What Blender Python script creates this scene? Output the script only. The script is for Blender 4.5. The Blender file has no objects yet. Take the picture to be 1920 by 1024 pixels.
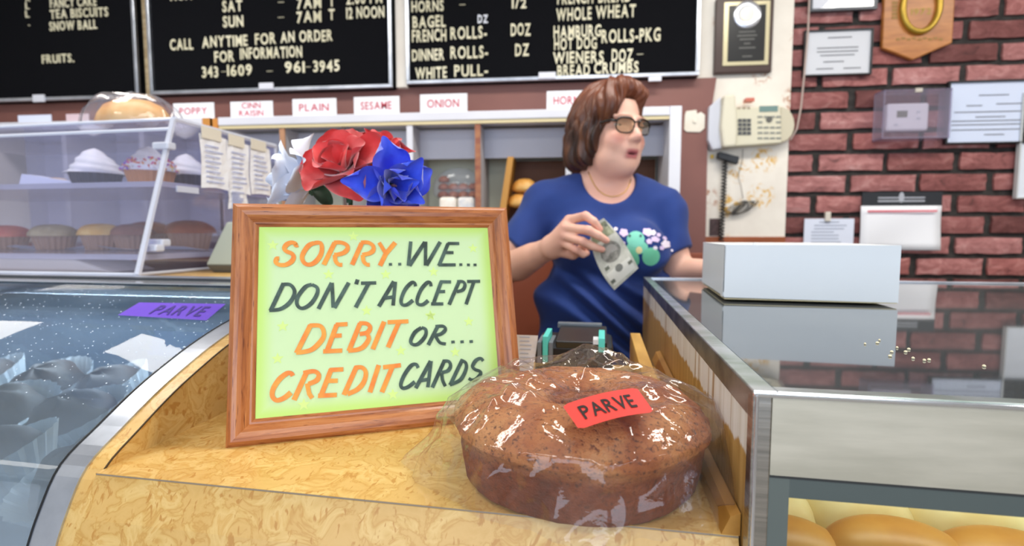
import bpy, bmesh, math, random
import numpy as np
from mathutils import Vector, Matrix, Euler
from mathutils.bvhtree import BVHTree
PI = math.pi
R_ = math.radians
rnd = random.Random(7)
SC = bpy.context.scene
COL = SC.collection

# ------------------------------------------------------------------ camera
FPX = 950.0
CZ = 1.25
PITCH = math.atan(72 / FPX)
YAW = R_(5.8)
cd = bpy.data.cameras.new('camera')
cam = bpy.data.objects.new('camera', cd)
COL.objects.link(cam)
cam.location = (0, 0, CZ)
cam.rotation_euler = (PI / 2 - PITCH, 0, YAW)
cd.sensor_width = 36
cd.lens = 36 * FPX / 1920
cd.clip_start = 0.02
cd.dof.use_dof = True
cd.dof.focus_distance = 0.475
cd.dof.aperture_fstop = 5.0
SC.camera = cam

# ------------------------------------------------------------------ world, lamps, exposure
SC.view_settings.view_transform = 'Standard'
SC.view_settings.look = 'None'
SC.view_settings.gamma = 1
SC.view_settings.exposure = 0.0
SC.cycles.transparent_max_bounces = 32
SC.cycles.max_bounces = 10
SC.view_settings.use_curve_mapping = False
W = bpy.data.worlds.new('world')
SC.world = W
W.use_nodes = True
wbg = W.node_tree.nodes['Background']
wbg.inputs[0].default_value = (0.62, 0.76, 1.0, 1)
wbg.inputs[1].default_value = 1.3


def area(name, loc, rot, sx, sy, power, col):
    l = bpy.data.lights.new(name, 'AREA')
    l.shape = 'RECTANGLE'
    l.size = sx
    l.size_y = sy
    l.energy = power
    l.color = col
    o = bpy.data.objects.new(name, l)
    o.location = loc
    o.rotation_euler = rot
    COL.objects.link(o)
    return o


area('window_daylight', (-0.3, -2.2, 1.6), (R_(-90), 0, PI), 3.6, 1.6, 44, (0.78, 0.88, 1.0))
LAMPS = ((-1.5, 1.0, 19), (0.45, 1.0, 22), (2.1, 1.0, 22), (-1.5, -.9, 11), (0.35, -.9, 11), (2.1, -.9, 11))
for lx, ly, lp_ in LAMPS:
    area('fluorescent_light', (lx, ly, 2.60), (0, 0, 0), 1.15, 0.3, lp_, (1.0, 0.95, 0.88))

# ------------------------------------------------------------------ pixel helpers (authoring only)
_R = np.array([math.cos(YAW), math.sin(YAW), 0.0])
_F = np.array([-math.sin(YAW) * math.cos(PITCH), math.cos(YAW) * math.cos(PITCH), -math.sin(PITCH)])
_U = np.cross(_R, _F)
CA = R_(-4.3)                       # the counters stand turned a little from the wall
_cx = np.array([math.cos(CA), math.sin(CA), 0.0])
_cy = np.array([-math.sin(CA), math.cos(CA), 0.0])


def ray(x, y):
    return _F + _R * (x - 960) / FPX - _U * (y - 512) / FPX


def _w(p):
    return Vector((p[0], p[1], p[2] + CZ))


def at(x, y, Y):                    # pixel -> point on the upright plane at distance Y
    r = ray(x, y)
    return _w(r * Y / r[1])


def at_z(x, y, z):                  # pixel -> point at height z
    r = ray(x, y)
    return _w(r * (z - CZ) / r[2])


def cz_(x, y, z):                   # the same, in the turned frame of the counters
    p = at_z(x, y, z)
    return to_c(p)


def to_c(p):
    q = np.array(p)
    return Vector((q @ _cx, q @ _cy, q[2]))


def cx_(x, y, X):
    r = ray(x, y)
    return to_c(_w(r * X / (r @ _cx)))


def cy_(x, y, Y):
    r = ray(x, y)
    return to_c(_w(r * Y / (r @ _cy)))


def lin(c):
    if isinstance(c, str):
        c = tuple(int(c[i:i + 2], 16) / 255 for i in (0, 2, 4))
    return tuple((v / 12.92 if v <= 0.04045 else ((v + 0.055) / 1.055) ** 2.4) for v in c[:3]) + (1,)


# ------------------------------------------------------------------ materials
class NT:
    def __init__(s, name):
        s.m = bpy.data.materials.new(name)
        s.m.use_nodes = True
        s.t = s.m.node_tree
        s.t.nodes.clear()
        s.out = s.n('ShaderNodeOutputMaterial')

    def n(s, kind, **kw):
        o = s.t.nodes.new(kind)
        for k, v in kw.items():
            if k.startswith('_'):
                setattr(o, k[1:], v)
            else:
                o.inputs[k.replace('__', ' ')].default_value = v
        return o

    def l(s, a, b):
        s.t.links.new(a, b)

    def coords(s, scale=(1, 1, 1), kind='Object', rot=(0, 0, 0)):
        tc = s.n('ShaderNodeTexCoord')
        mp = s.n('ShaderNodeMapping')
        mp.inputs['Scale'].default_value = scale
        mp.inputs['Rotation'].default_value = rot
        s.l(tc.outputs[kind], mp.inputs['Vector'])
        return mp.outputs[0]

    def noise(s, vec, scale=5, detail=4, rough=.55, dist=0):
        o = s.n('ShaderNodeTexNoise', Scale=scale, Detail=detail, Roughness=rough, Distortion=dist)
        s.l(vec, o.inputs['Vector'])
        return o.outputs['Fac']

    def ramp(s, fac, stops):
        o = s.n('ShaderNodeValToRGB')
        cr = o.color_ramp
        while len(cr.elements) < len(stops):
            cr.elements.new(.5)
        for e, (p, c) in zip(cr.elements, stops):
            e.position = p
            e.color = lin(c) if isinstance(c, str) else c
        s.l(fac, o.inputs[0])
        return o.outputs[0]

    def mix(s, fac, a, b, mode='MIX'):
        o = s.n('ShaderNodeMix', _data_type='RGBA', _blend_type=mode)
        for k, v in ((0, fac), (6, a), (7, b)):
            if hasattr(v, 'links'):
                s.l(v, o.inputs[k])
            elif isinstance(v, str):
                o.inputs[k].default_value = lin(v)
            else:
                o.inputs[k].default_value = v
        return o.outputs[2]

    def pbr(s, color, rough=.5, metal=0., bump=None, bstr=.3, bdist=.002, **kw):
        b = s.n('ShaderNodeBsdfPrincipled')
        if hasattr(color, 'links'):
            s.l(color, b.inputs['Base Color'])
        else:
            b.inputs['Base Color'].default_value = lin(color) if isinstance(color, str) else color
        if hasattr(rough, 'links'):
            s.l(rough, b.inputs['Roughness'])
        else:
            b.inputs['Roughness'].default_value = rough
        b.inputs['Metallic'].default_value = metal
        for k, v in kw.items():
            b.inputs[k.replace('__', ' ')].default_value = v
        if bump is not None:
            bp = s.n('ShaderNodeBump', Strength=bstr, Distance=bdist)
            s.l(bump, bp.inputs['Height'])
            s.l(bp.outputs[0], b.inputs['Normal'])
        s.l(b.outputs[0], s.out.inputs[0])
        return b


_mc = {}


def plain(c, rough=.5, metal=0., **kw):
    key = (c, rough, metal, tuple(sorted(kw.items())))
    if key not in _mc:
        t = NT('plain_' + str(len(_mc)))
        t.pbr(c, rough, metal, **kw)
        _mc[key] = t.m
    return _mc[key]


def speck(name, c1, c2, scale=20, rough=.6, stretch=(1, 1, 1), bstr=.2, bdist=.001, lo=.35, hi=.65, metal=0., c3=None, detail=5, **kw):
    t = NT(name)
    v = t.coords(stretch)
    f = t.noise(v, scale, detail)
    stops = [(lo, c1), (hi, c2)]
    if c3:
        stops = [(lo, c1), ((lo + hi) / 2, c2), (hi, c3)]
    t.pbr(t.ramp(f, stops), rough, metal, bump=f, bstr=bstr, bdist=bdist, **kw)
    return t.m


def clear(name, tint='ffffff', ior=1.45, rough=.03, haze=0., haze_col='dfe6ff', add=0.0, bump=0, bscale=60, alpha_noise=0):
    """thin clear sheet: see-through, mirrors by Fresnel, optionally a little milky"""
    t = NT(name)
    tr = t.n('ShaderNodeBsdfTransparent', Color=lin(tint))
    gl = t.n('ShaderNodeBsdfGlossy', Roughness=rough)
    fr = t.n('ShaderNodeFresnel', IOR=ior)
    ge = t.n('ShaderNodeNewGeometry')
    mi = t.n('ShaderNodeMapRange')
    mi.inputs['To Min'].default_value = ior
    mi.inputs['To Max'].default_value = 1 / ior
    t.l(ge.outputs['Backfacing'], mi.inputs[0])
    t.l(mi.outputs[0], fr.inputs['IOR'])
    ma = t.n('ShaderNodeMath', _operation='ADD')
    ma.inputs[1].default_value = add
    t.l(fr.outputs[0], ma.inputs[0])
    base = tr.outputs[0]
    if haze:
        df = t.n('ShaderNodeBsdfDiffuse', Color=lin(haze_col))
        mh = t.n('ShaderNodeMixShader', Fac=haze)
        if alpha_noise:
            f = t.noise(t.coords(), alpha_noise, 4)
            mr = t.n('ShaderNodeMapRange')
            mr.inputs['From Min'].default_value = .35
            mr.inputs['From Max'].default_value = .7
            mr.inputs['To Min'].default_value = haze * .35
            mr.inputs['To Max'].default_value = haze * 1.9
            t.l(f, mr.inputs[0])
            t.l(mr.outputs[0], mh.inputs[0])
        t.l(base, mh.inputs[1])
        t.l(df.outputs[0], mh.inputs[2])
        base = mh.outputs[0]
    mx = t.n('ShaderNodeMixShader')
    t.l(ma.outputs[0], mx.inputs[0])
    t.l(base, mx.inputs[1])
    t.l(gl.outputs[0], mx.inputs[2])
    if bump:
        bp = t.n('ShaderNodeBump', Strength=bump, Distance=.002)
        t.l(t.noise(t.coords(), bscale, 3), bp.inputs['Height'])
        t.l(bp.outputs[0], gl.inputs['Normal'])
    t.l(mx.outputs[0], t.out.inputs[0])
    return t.m


def burl():
    t = NT('burl_laminate')
    v = t.coords((1, 1, 1))
    warp = t.n('ShaderNodeTexNoise', Scale=9.0, Detail=3.0)
    t.l(v, warp.inputs['Vector'])
    add = t.n('ShaderNodeVectorMath', _operation='MULTIPLY_ADD')
    t.l(warp.outputs['Color'], add.inputs[0])
    add.inputs[1].default_value = (.035, .035, .035)
    t.l(v, add.inputs[2])
    f1 = t.noise(add.outputs[0], 34, 4, .55, .9)
    c1 = t.ramp(f1, [(.25, 'cda258'), (.40, 'd4ab64'), (.465, 'd0a65e'), (.495, 'c6974c'), (.53, 'd3ab62'), (.60, 'dcb873'), (.655, 'cfa257'), (.72, 'd8b26c')])
    # small dark flecks
    mp = t.n('ShaderNodeMapping')
    mp.inputs['Scale'].default_value = (1.6, .8, .8)
    t.l(add.outputs[0], mp.inputs['Vector'])
    f2 = t.noise(mp.outputs[0], 105, 2, .5, .6)
    m2 = t.ramp(f2, [(.61, (0, 0, 0, 1)), (.68, (1, 1, 1, 1))])
    c2 = t.mix(m2, c1, 'bd8940')
    f3 = t.noise(mp.outputs[0], 60, 3, .5, 1.5)
    m3 = t.ramp(f3, [(.66, (0, 0, 0, 1)), (.74, (.75, .75, .75, 1))])
    c3 = t.mix(m3, c2, 'c48f3f')
    t.pbr(c3, .34, 0, Coat__Weight=.15, Coat__Roughness=.25)
    return t.m


def oak(name, along):
    t = NT(name)
    st = (26, 26, 26)
    sc = tuple(s if i != along else 1.7 for i, s in enumerate(st))
    v = t.coords(sc)
    f = t.noise(v, 6, 7, .65, .8)
    c = t.ramp(f, [(.28, '6f381d'), (.42, '9c582b'), (.52, 'b06a38'), (.66, 'c07e4a')])
    v2 = t.coords(tuple(s if i != along else 14 for i, s in enumerate((240, 240, 240))))
    p = t.noise(v2, 3, 2, .5)
    pm = t.ramp(p, [(.30, (1, 1, 1, 1)), (.37, (0, 0, 0, 1))])
    c = t.mix(pm, c, '6a3216')
    t.pbr(c, .33, 0, bump=f, bstr=.25, bdist=.0006, Coat__Weight=.35, Coat__Roughness=.2)
    return t.m


M_BURL = burl()
M_OAKX = oak('oak_grain_level', 0)
M_OAKZ = oak('oak_grain_upright', 2)
M_STEEL = speck('brushed_steel', 'a9a9a6', 'c9c8c4', 8, .28, (1, 1, 60), .15, .0004, metal=1.0)
M_STEELX = speck('steel_rail', 'bab5a4', 'cfc9b8', 5, .42, (2, 2, 14), .1, .0004, metal=.45)
M_ALU = speck('aluminium_trim', 'b9c0cc', 'dfe5f0', 10, .3, (1, 1, 1), .05, .0003, metal=.9)
M_BLACK = plain('101113', .45)
M_RUBBER = plain('1c2228', .55)
M_WHITE = plain('e9ebf0', .45)
M_WHITE2 = plain('dfe1ea', .5)
M_PAPER = plain('f1f3f8', .7)
M_CARD = speck('card_board_white', 'dfe5e9', 'e5eaed', 3, .42, bstr=.02)
M_CREAMP = plain('dcd8c0', .45)
M_DARKPRINT = plain('565a66', .7)
M_RED_PRINT = plain('c8384c', .7)
M_GREYWALL = plain('cfc9c0', .9)

# ------------------------------------------------------------------ mesh building
class MB:
    def __init__(s):
        s.v = []
        s.f = []
        s.smooth = False

    def add(s, vs, fs):
        o = len(s.v)
        s.v += [tuple(p) for p in vs]
        s.f += [tuple(i + o for i in f) for f in fs]
        return s

    def box(s, a, b):
        x0, y0, z0 = (min(a[i], b[i]) for i in range(3))
        x1, y1, z1 = (max(a[i], b[i]) for i in range(3))
        return s.hexa([(x0, y0, z0), (x1, y0, z0), (x1, y1, z0), (x0, y1, z0), (x0, y0, z1), (x1, y0, z1), (x1, y1, z1), (x0, y1, z1)])

    def hexa(s, p):
        return s.add(p, [(0, 3, 2, 1), (4, 5, 6, 7), (0, 1, 5, 4), (1, 2, 6, 5), (2, 3, 7, 6), (3, 0, 4, 7)])

    def prism(s, pts, d, flip=False):           # polygon (3-D points) pushed along vector d
        n = len(pts)
        a = [Vector(p) for p in pts]
        b = [p + Vector(d) for p in a]
        fs = [tuple(range(n)), tuple(range(2 * n - 1, n - 1, -1))]
        fs += [(i, n + i, n + (i + 1) % n, (i + 1) % n) for i in range(n)]
        return s.add(a + b, fs)

    def grid(s, nu, nv, fn, cu=False, cv=False):
        o = len(s.v)
        for i in range(nu):
            for j in range(nv):
                s.v.append(tuple(fn(i / (nu if cu else nu - 1), j / (nv if cv else nv - 1))))
        for i in range(nu if cu else nu - 1):
            for j in range(nv if cv else nv - 1):
                a, b = i, (i + 1) % nu
                c, d = j, (j + 1) % nv
                s.f.append((o + a * nv + c, o + b * nv + c, o + b * nv + d, o + a * nv + d))
        return s

    def tube(s, pts, r, n=8, caps=True):
        pts = [Vector(p) for p in pts]
        m = len(pts)
        rr = r if isinstance(r, (list, tuple)) else [r] * m
        up = None
        rings = []
        for i, p in enumerate(pts):
            t = (pts[min(i + 1, m - 1)] - pts[max(i - 1, 0)])
            if t.length < 1e-9:
                t = Vector((0, 0, 1))
            t.normalize()
            if up is None:
                up = Vector((0, 0, 1)) if abs(t.z) < .9 else Vector((1, 0, 0))
            x = up.cross(t)
            if x.length < 1e-6:
                x = Vector((1, 0, 0)).cross(t)
            x.normalize()
            y = t.cross(x)
            up = y
            rings.append([p + (x * math.cos(2 * PI * k / n) + y * math.sin(2 * PI * k / n)) * rr[i] for k in range(n)])
        o = len(s.v)
        for rg in rings:
            s.v += [tuple(q) for q in rg]
        for i in range(m - 1):
            for k in range(n):
                s.f.append((o + i * n + k, o + i * n + (k + 1) % n, o + (i + 1) * n + (k + 1) % n, o + (i + 1) * n + k))
        if caps:
            s.f.append(tuple(o + k for k in range(n))[::-1])
            s.f.append(tuple(o + (m - 1) * n + k for k in range(n)))
        return s

    def lathe(s, prof, c=(0, 0, 0), n=32, wob=None):
        c = Vector(c)
        o = len(s.v)
        m = len(prof)
        for k in range(n):
            a = 2 * PI * k / n
            for i, (r, z) in enumerate(prof):
                q = wob(a, i, r, z) if wob else (r, z)
                s.v.append((c.x + q[0] * math.cos(a), c.y + q[0] * math.sin(a), c.z + q[1]))
        for k in range(n):
            k2 = (k + 1) % n
            for i in range(m - 1):
                s.f.append((o + k * m + i, o + k2 * m + i, o + k2 * m + i + 1, o + k * m + i + 1))
        return s

    def disc(s, c, rx, ry, x=(1, 0, 0), y=(0, 0, 1), n=20, d=None):
        c, x, y = Vector(c), Vector(x), Vector(y)
        pts = [c + x * rx * math.cos(2 * PI * k / n) + y * ry * math.sin(2 * PI * k / n) for k in range(n)]
        if d:
            return s.prism(pts, d)
        return s.add(pts, [tuple(range(n))])


def mesh_of(mb, name, base=(0, 0, 0), smooth=False):
    me = bpy.data.meshes.new(name)
    b = Vector(base)
    me.from_pydata([tuple(Vector(v) - b) for v in mb.v], [], mb.f)
    me.update()
    bm = bmesh.new()
    bm.from_mesh(me)
    bmesh.ops.recalc_face_normals(bm, faces=bm.faces)
    bm.to_mesh(me)
    bm.free()
    if smooth:
        for p in me.polygons:
            p.use_smooth = True
    return me


class Thing:
    """an Empty at the thing's base (in the wall frame or the counters' turned frame)"""

    def __init__(s, name, label=None, cat=None, base=(0, 0, 0), rot=0., group=None, kind=None, origin=None):
        s.base = Vector(base)
        s.rot = rot
        s.o = bpy.data.objects.new(name, None)
        s.o.empty_display_size = .02
        COL.objects.link(s.o)
        # base is given in the frame turned by rot about the world origin
        s.o.location = Matrix.Rotation(rot, 3, 'Z') @ s.base if origin is None else Vector(origin)
        if origin is not None:
            s.base = Vector((0, 0, 0))
        s.o.rotation_euler = (0, 0, rot)
        tag(s.o, label, cat, group, kind)

    def part(s, name, mb, mat=None, parent=None, label=None, bevel=0, smooth=False, kind=None):
        me = mesh_of(mb, name, s.base, smooth) if isinstance(mb, MB) else mb
        o = bpy.data.objects.new(name, me)
        COL.objects.link(o)
        o.parent = parent or s.o
        if mat is not None and not me.materials:
            me.materials.append(mat)
        if bevel:
            md = o.modifiers.new('bevel', 'BEVEL')
            md.width = bevel
            md.segments = 2
            md.limit_method = 'ANGLE'
            md.harden_normals = False
        if label:
            o['label'] = label
        if kind:
            o['kind'] = kind
        return o


def tag(o, label=None, cat=None, group=None, kind=None):
    for k, v in (('label', label), ('category', cat), ('group', group), ('kind', kind)):
        if v:
            o[k] = v
    return o


def solo(name, mb, mat, label, cat, base=(0, 0, 0), rot=0., group=None, kind=None, bevel=0, smooth=False):
    me = mesh_of(mb, name, base, smooth)
    me.materials.append(mat)
    o = bpy.data.objects.new(name, me)
    COL.objects.link(o)
    o.location = Matrix.Rotation(rot, 3, 'Z') @ Vector(base)
    o.rotation_euler = (0, 0, rot)
    if bevel:
        md = o.modifiers.new('bevel', 'BEVEL')
        md.width = bevel
        md.segments = 2
        md.limit_method = 'ANGLE'
    return tag(o, label, cat, group, kind)


def copy_tree(o, parent=None):
    c = o.copy()
    COL.objects.link(c)
    if parent:
        c.parent = parent
    for ch in list(o.children):
        copy_tree(ch, c)
    return c


# ------------------------------------------------------------------ glyphs
_gl = {}


def glyph(ch, off=0.0, ext=0.0):
    key = (ch, off, ext)
    if key not in _gl:
        cu = bpy.data.curves.new('glyph', 'FONT')
        cu.body = ch
        cu.size = 1
        cu.offset = off
        cu.extrude = ext
        cu.resolution_u = 3
        ob = bpy.data.objects.new('glyph', cu)
        COL.objects.link(ob)
        dg = bpy.context.evaluated_depsgraph_get()
        dg.update()
        me = bpy.data.meshes.new_from_object(ob.evaluated_get(dg))
        bpy.data.objects.remove(ob)
        vs = [v.co.copy() for v in me.vertices]
        fs = [tuple(p.vertices) for p in me.polygons]
        bpy.data.meshes.remove(me)
        x0 = min(v.x for v in vs)
        x1 = max(v.x for v in vs)
        _gl[key] = ([Vector((v.x - x0, v.y, v.z)) for v in vs], fs, x1 - x0)
    return _gl[key]


CAP = 0.729 * 0.96                 # cap height of the built-in font at size 1


def text_mb(txt, x, z, h, y=0., width=None, off=0.0, ext=0., gap=.12, space=.38, thin=1.0, shear=0.0, center=False, up=None, right=None, origin=None):
    """flat letters in the X-Z plane (or the plane right/up through origin)"""
    mb = MB()
    s = h / .7
    adv = 0
    items = []
    for ch in txt:
        if ch == ' ':
            adv += space
            continue
        vs, fs, w = glyph(ch, off, ext)
        items.append((vs, fs, adv))
        adv += w + gap
    adv -= gap
    sx = s * thin if width is None else width / adv
    x0 = x - (adv * sx / 2 if center else 0)
    for vs, fs, a in items:
        pts = []
        for v in vs:
            px = x0 + (v.x + a + shear * v.y) * sx
            pz = z + v.y * s
            if origin is not None:
                pts.append(Vector(origin) + Vector(right) * px + Vector(up) * pz)
            else:
                pts.append((px, y - v.z * s, pz))
        mb.add(pts, fs)
    return mb


# ------------------------------------------------------------------ signed-distance sculpting
class SDF:
    def __init__(s, lo, hi, h):
        s.lo = np.array(lo, float)
        s.h = h
        s.n = np.ceil((np.array(hi) - s.lo) / h).astype(int) + 1
        s.F = np.full(s.n, .05, np.float32)

    def _sl(s, lo, hi, pad):
        a = np.maximum(np.floor((np.array(lo) - pad - s.lo) / s.h).astype(int), 0)
        b = np.minimum(np.ceil((np.array(hi) + pad - s.lo) / s.h).astype(int) + 1, s.n)
        if (b <= a).any():
            return None
        sl = tuple(slice(i, j) for i, j in zip(a, b))
        ax = [s.lo[i] + np.arange(a[i], b[i]) * s.h for i in range(3)]
        X, Y, Z = np.meshgrid(*[q.astype(np.float32) for q in ax], indexing='ij')
        return sl, X, Y, Z

    def op(s, sl, d, k, mode):
        a = s.F[sl]
        if mode == 'u':
            h = np.maximum(k - np.abs(a - d), 0) / max(k, 1e-6)
            s.F[sl] = np.minimum(a, d) - h * h * k * .25
        else:
            d = -d
            h = np.maximum(k - np.abs(a - d), 0) / max(k, 1e-6)
            s.F[sl] = np.maximum(a, d) + h * h * k * .25

    def cap(s, a, b, ra, rb, k=.015, mode='u'):
        a = np.array(a, float)
        b = np.array(b, float)
        r = max(ra, rb)
        g = s._sl(np.minimum(a, b), np.maximum(a, b), r + .05)
        if g is None:
            return s
        sl, X, Y, Z = g
        ab = b - a
        t = np.clip(((X - a[0]) * ab[0] + (Y - a[1]) * ab[1] + (Z - a[2]) * ab[2]) / max(ab @ ab, 1e-9), 0, 1)
        d = np.sqrt((X - a[0] - t * ab[0]) ** 2 + (Y - a[1] - t * ab[1]) ** 2 + (Z - a[2] - t * ab[2]) ** 2) - (ra + (rb - ra) * t)
        s.op(sl, d, k, mode)
        return s

    def ell(s, c, r, ax=None, k=.015, mode='u'):
        c = np.array(c, float)
        r = np.array(r, float)
        A = np.eye(3) if ax is None else np.array(ax, float)      # rows = axes
        m = r.max()
        g = s._sl(c, c, m + .05)
        if g is None:
            return s
        sl, X, Y, Z = g
        P = [(X - c[0]) * A[i, 0] + (Y - c[1]) * A[i, 1] + (Z - c[2]) * A[i, 2] for i in range(3)]
        k0 = np.sqrt(sum((P[i] / r[i]) ** 2 for i in range(3))) + 1e-6
        k1 = np.sqrt(sum((P[i] / r[i] ** 2) ** 2 for i in range(3))) + 1e-6
        s.op(sl, k0 * (k0 - 1) / k1, k, mode)
        return s

    def coords(s):
        ax = [s.lo[i] + np.arange(s.n[i]) * s.h for i in range(3)]
        return np.meshgrid(*[q.astype(np.float32) for q in ax], indexing='ij')

    def mesh(s):
        F = s.F
        S = F < 0
        nx, ny, nz = F.shape
        c = [(0, 0, 0), (1, 0, 0), (0, 1, 0), (1, 1, 0), (0, 0, 1), (1, 0, 1), (0, 1, 1), (1, 1, 1)]
        cnt = np.zeros((nx - 1, ny - 1, nz - 1), np.int8)
        for i, j, k in c:
            cnt += S[i:nx - 1 + i, j:ny - 1 + j, k:nz - 1 + k]
        act = (cnt > 0) & (cnt < 8)
        I = np.argwhere(act)
        idx = np.full(act.shape, -1, np.int32)
        idx[act] = np.arange(len(I))
        acc = np.zeros((len(I), 3))
        num = np.zeros(len(I))
        vals = [F[I[:, 0] + i, I[:, 1] + j, I[:, 2] + k] for i, j, k in c]
        for a in range(8):
            for b in range(a + 1, 8):
                d = np.array(c[b]) - np.array(c[a])
                if np.abs(d).sum() != 1:
                    continue
                va, vb = vals[a], vals[b]
                m = (va < 0) != (vb < 0)
                t = np.where(m, va / np.where(m, va - vb, 1), 0)
                acc += np.where(m[:, None], np.array(c[a]) + t[:, None] * d, 0)
                num += m
        V = s.lo + (I + acc / num[:, None]) * s.h
        faces = []
        for ax in range(3):
            o1, o2 = [(1, 2), (2, 0), (0, 1)][ax]
            A = np.moveaxis(S, ax, 0)
            lo = S[tuple(slice(0, -1) if q == ax else slice(1, -1) for q in range(3))]
            hi = S[tuple(slice(1, None) if q == ax else slice(1, -1) for q in range(3))]
            E = np.argwhere(lo != hi)
            base = E.copy()
            for q in range(3):
                if q != ax:
                    base[:, q] += 1
            fl = lo[tuple(E.T)]
            def cell(d1, d2):
                q = base.copy()
                q[:, o1] -= d1
                q[:, o2] -= d2
                return idx[q[:, 0], q[:, 1], q[:, 2]]
            a, b, c2, d = cell(1, 1), cell(0, 1), cell(0, 0), cell(1, 0)
            q = np.stack([a, b, c2, d], 1)
            q[~fl] = q[~fl][:, ::-1]
            faces.append(q)
        Fq = np.concatenate(faces)
        Fq = Fq[(Fq >= 0).all(1)]
        return V, Fq


def np_mesh(name, V, Fq, base=(0, 0, 0), mat=None, col=None, relax=0):
    V = np.array(V, float)
    for _ in range(relax):
        S = np.zeros_like(V)
        n = np.zeros(len(V))
        for i in range(4):
            j = (i + 1) % 4
            np.add.at(S, Fq[:, i], V[Fq[:, j]])
            np.add.at(S, Fq[:, j], V[Fq[:, i]])
            np.add.at(n, Fq[:, i], 1)
            np.add.at(n, Fq[:, j], 1)
        V = V * .5 + .5 * S / np.maximum(n, 1)[:, None]
    me = bpy.data.meshes.new(name)
    me.vertices.add(len(V))
    me.vertices.foreach_set('co', (V - np.array(base)).astype(np.float32).ravel())
    me.loops.add(len(Fq) * 4)
    me.loops.foreach_set('vertex_index', Fq.ravel().astype(np.int32))
    me.polygons.add(len(Fq))
    me.polygons.foreach_set('loop_start', np.arange(0, len(Fq) * 4, 4, dtype=np.int32))
    me.update(calc_edges=True)
    me.polygons.foreach_set('use_smooth', np.ones(len(Fq), bool))
    if col is not None:
        ca = me.color_attributes.new('tint', 'FLOAT_COLOR', 'POINT')
        c4 = np.ones((len(V), 4), np.float32)
        c4[:, :3] = col(V)
        ca.data.foreach_set('color', c4.ravel())
    if mat:
        me.materials.append(mat)
    return me


def fbm(X, Y, Z, s, seed=0):
    r = np.random.RandomState(seed)
    out = 0
    for i in range(7):
        k = r.normal(size=3)
        k = k / np.linalg.norm(k) * s * (1 + .9 * i / 3)
        out = out + np.sin(k[0] * X + k[1] * Y + k[2] * Z + r.rand() * 6.28 + 1.3 * np.sin(k[1] * X * .7 + k[2] * Y * .6 + k[0] * Z * .8)) / (1 + .35 * i)
    return out / 3.2

# ================================================================== STRUCTURE
XL, XR, YF, YB, ZC = -3.2, 3.4, -2.4, 2.15, 2.66


def struct(name, mb, mat, parent=None, **kw):
    me = mesh_of(mb, name)
    me.materials.append(mat)
    o = bpy.data.objects.new(name, me)
    COL.objects.link(o)
    if parent:
        o.parent = parent
    else:
        o['kind'] = 'structure'
    if kw.get('bevel'):
        md = o.modifiers.new('bevel', 'BEVEL')
        md.width = kw['bevel']
        md.limit_method = 'ANGLE'
    return o


struct('floor', MB().box((XL, YF, -.05), (XR, YB + .1, 0)), speck('floor_vinyl', '8a7f72', '9d9284', 6, .4))
struct('ceiling', MB().box((XL, YF, ZC), (XR, YB + .1, ZC + .05)), plain('e6e4de', .9))
struct('wall_left', MB().box((XL - .1, YF, 0), (XL, YB + .1, ZC)), plain('d6d2cb', .9))
struct('wall_right', MB().box((XR, YF, 0), (XR + .1, YB + .1, ZC)), plain('cbc4bb', .9))
# street side: piers, sill and head round one wide shop window
fr = struct('wall_front', MB().box((XL, YF - .1, 0), (XR, YF, .75)).box((XL, YF - .1, 2.35), (XR, YF, ZC))
            .box((XL, YF - .1, .75), (-2.5, YF, 2.35)).box((2.2, YF - .1, .75), (XR, YF, 2.35)), M_GREYWALL)
win = MB()
for x in (-2.5, -.95, .6, 2.15):
    win.box((x, YF - .08, .75), (x + .05, YF - .02, 2.35))
win.box((-2.5, YF - .08, .75), (2.2, YF - .02, .80)).box((-2.5, YF - .08, 2.3), (2.2, YF - .02, 2.35))
struct('window_1', win, M_ALU)

# back wall: dark mortar bed with every brick proud of it
bx0 = at(1476, 250, YB).x
wall = struct('wall_back', MB().box((XL, YB, 0), (XR, YB + .1, ZC)), speck('mortar', '24211f', '3b3735', 40, .9, bstr=.6, bdist=.002))


def brick_mat():
    t = NT('brick_face')
    v = t.coords((1, 1, 1.6))
    oi = t.n('ShaderNodeObjectInfo')
    vm = t.n('ShaderNodeVectorMath', _operation='ADD')
    t.l(v, vm.inputs[0])
    sc = t.n('ShaderNodeVectorMath', _operation='SCALE')
    cmb = t.n('ShaderNodeCombineXYZ')
    for i in range(3):
        t.l(oi.outputs['Random'], cmb.inputs[i])
    t.l(cmb.outputs[0], sc.inputs[0])
    sc.inputs['Scale'].default_value = 37
    t.l(sc.outputs[0], vm.inputs[1])
    f = t.noise(vm.outputs[0], 16, 6, .62, .8)
    c = t.ramp(f, [(.28, '6a4646'), (.40, '9a6462'), (.52, 'ad7573'), (.62, 'bd8a87'), (.75, 'cfaaa6')])
    rr = t.ramp(oi.outputs['Random'], [(0, '9c8886'), (.3, 'd2bcba'), (.6, 'ffffff'), (1, 'ecd4cf')])
    c = t.mix(1.0, c, rr, 'MULTIPLY')
    t.pbr(c, .8, bump=f, bstr=.35, bdist=.003)
    return t.m


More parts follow.
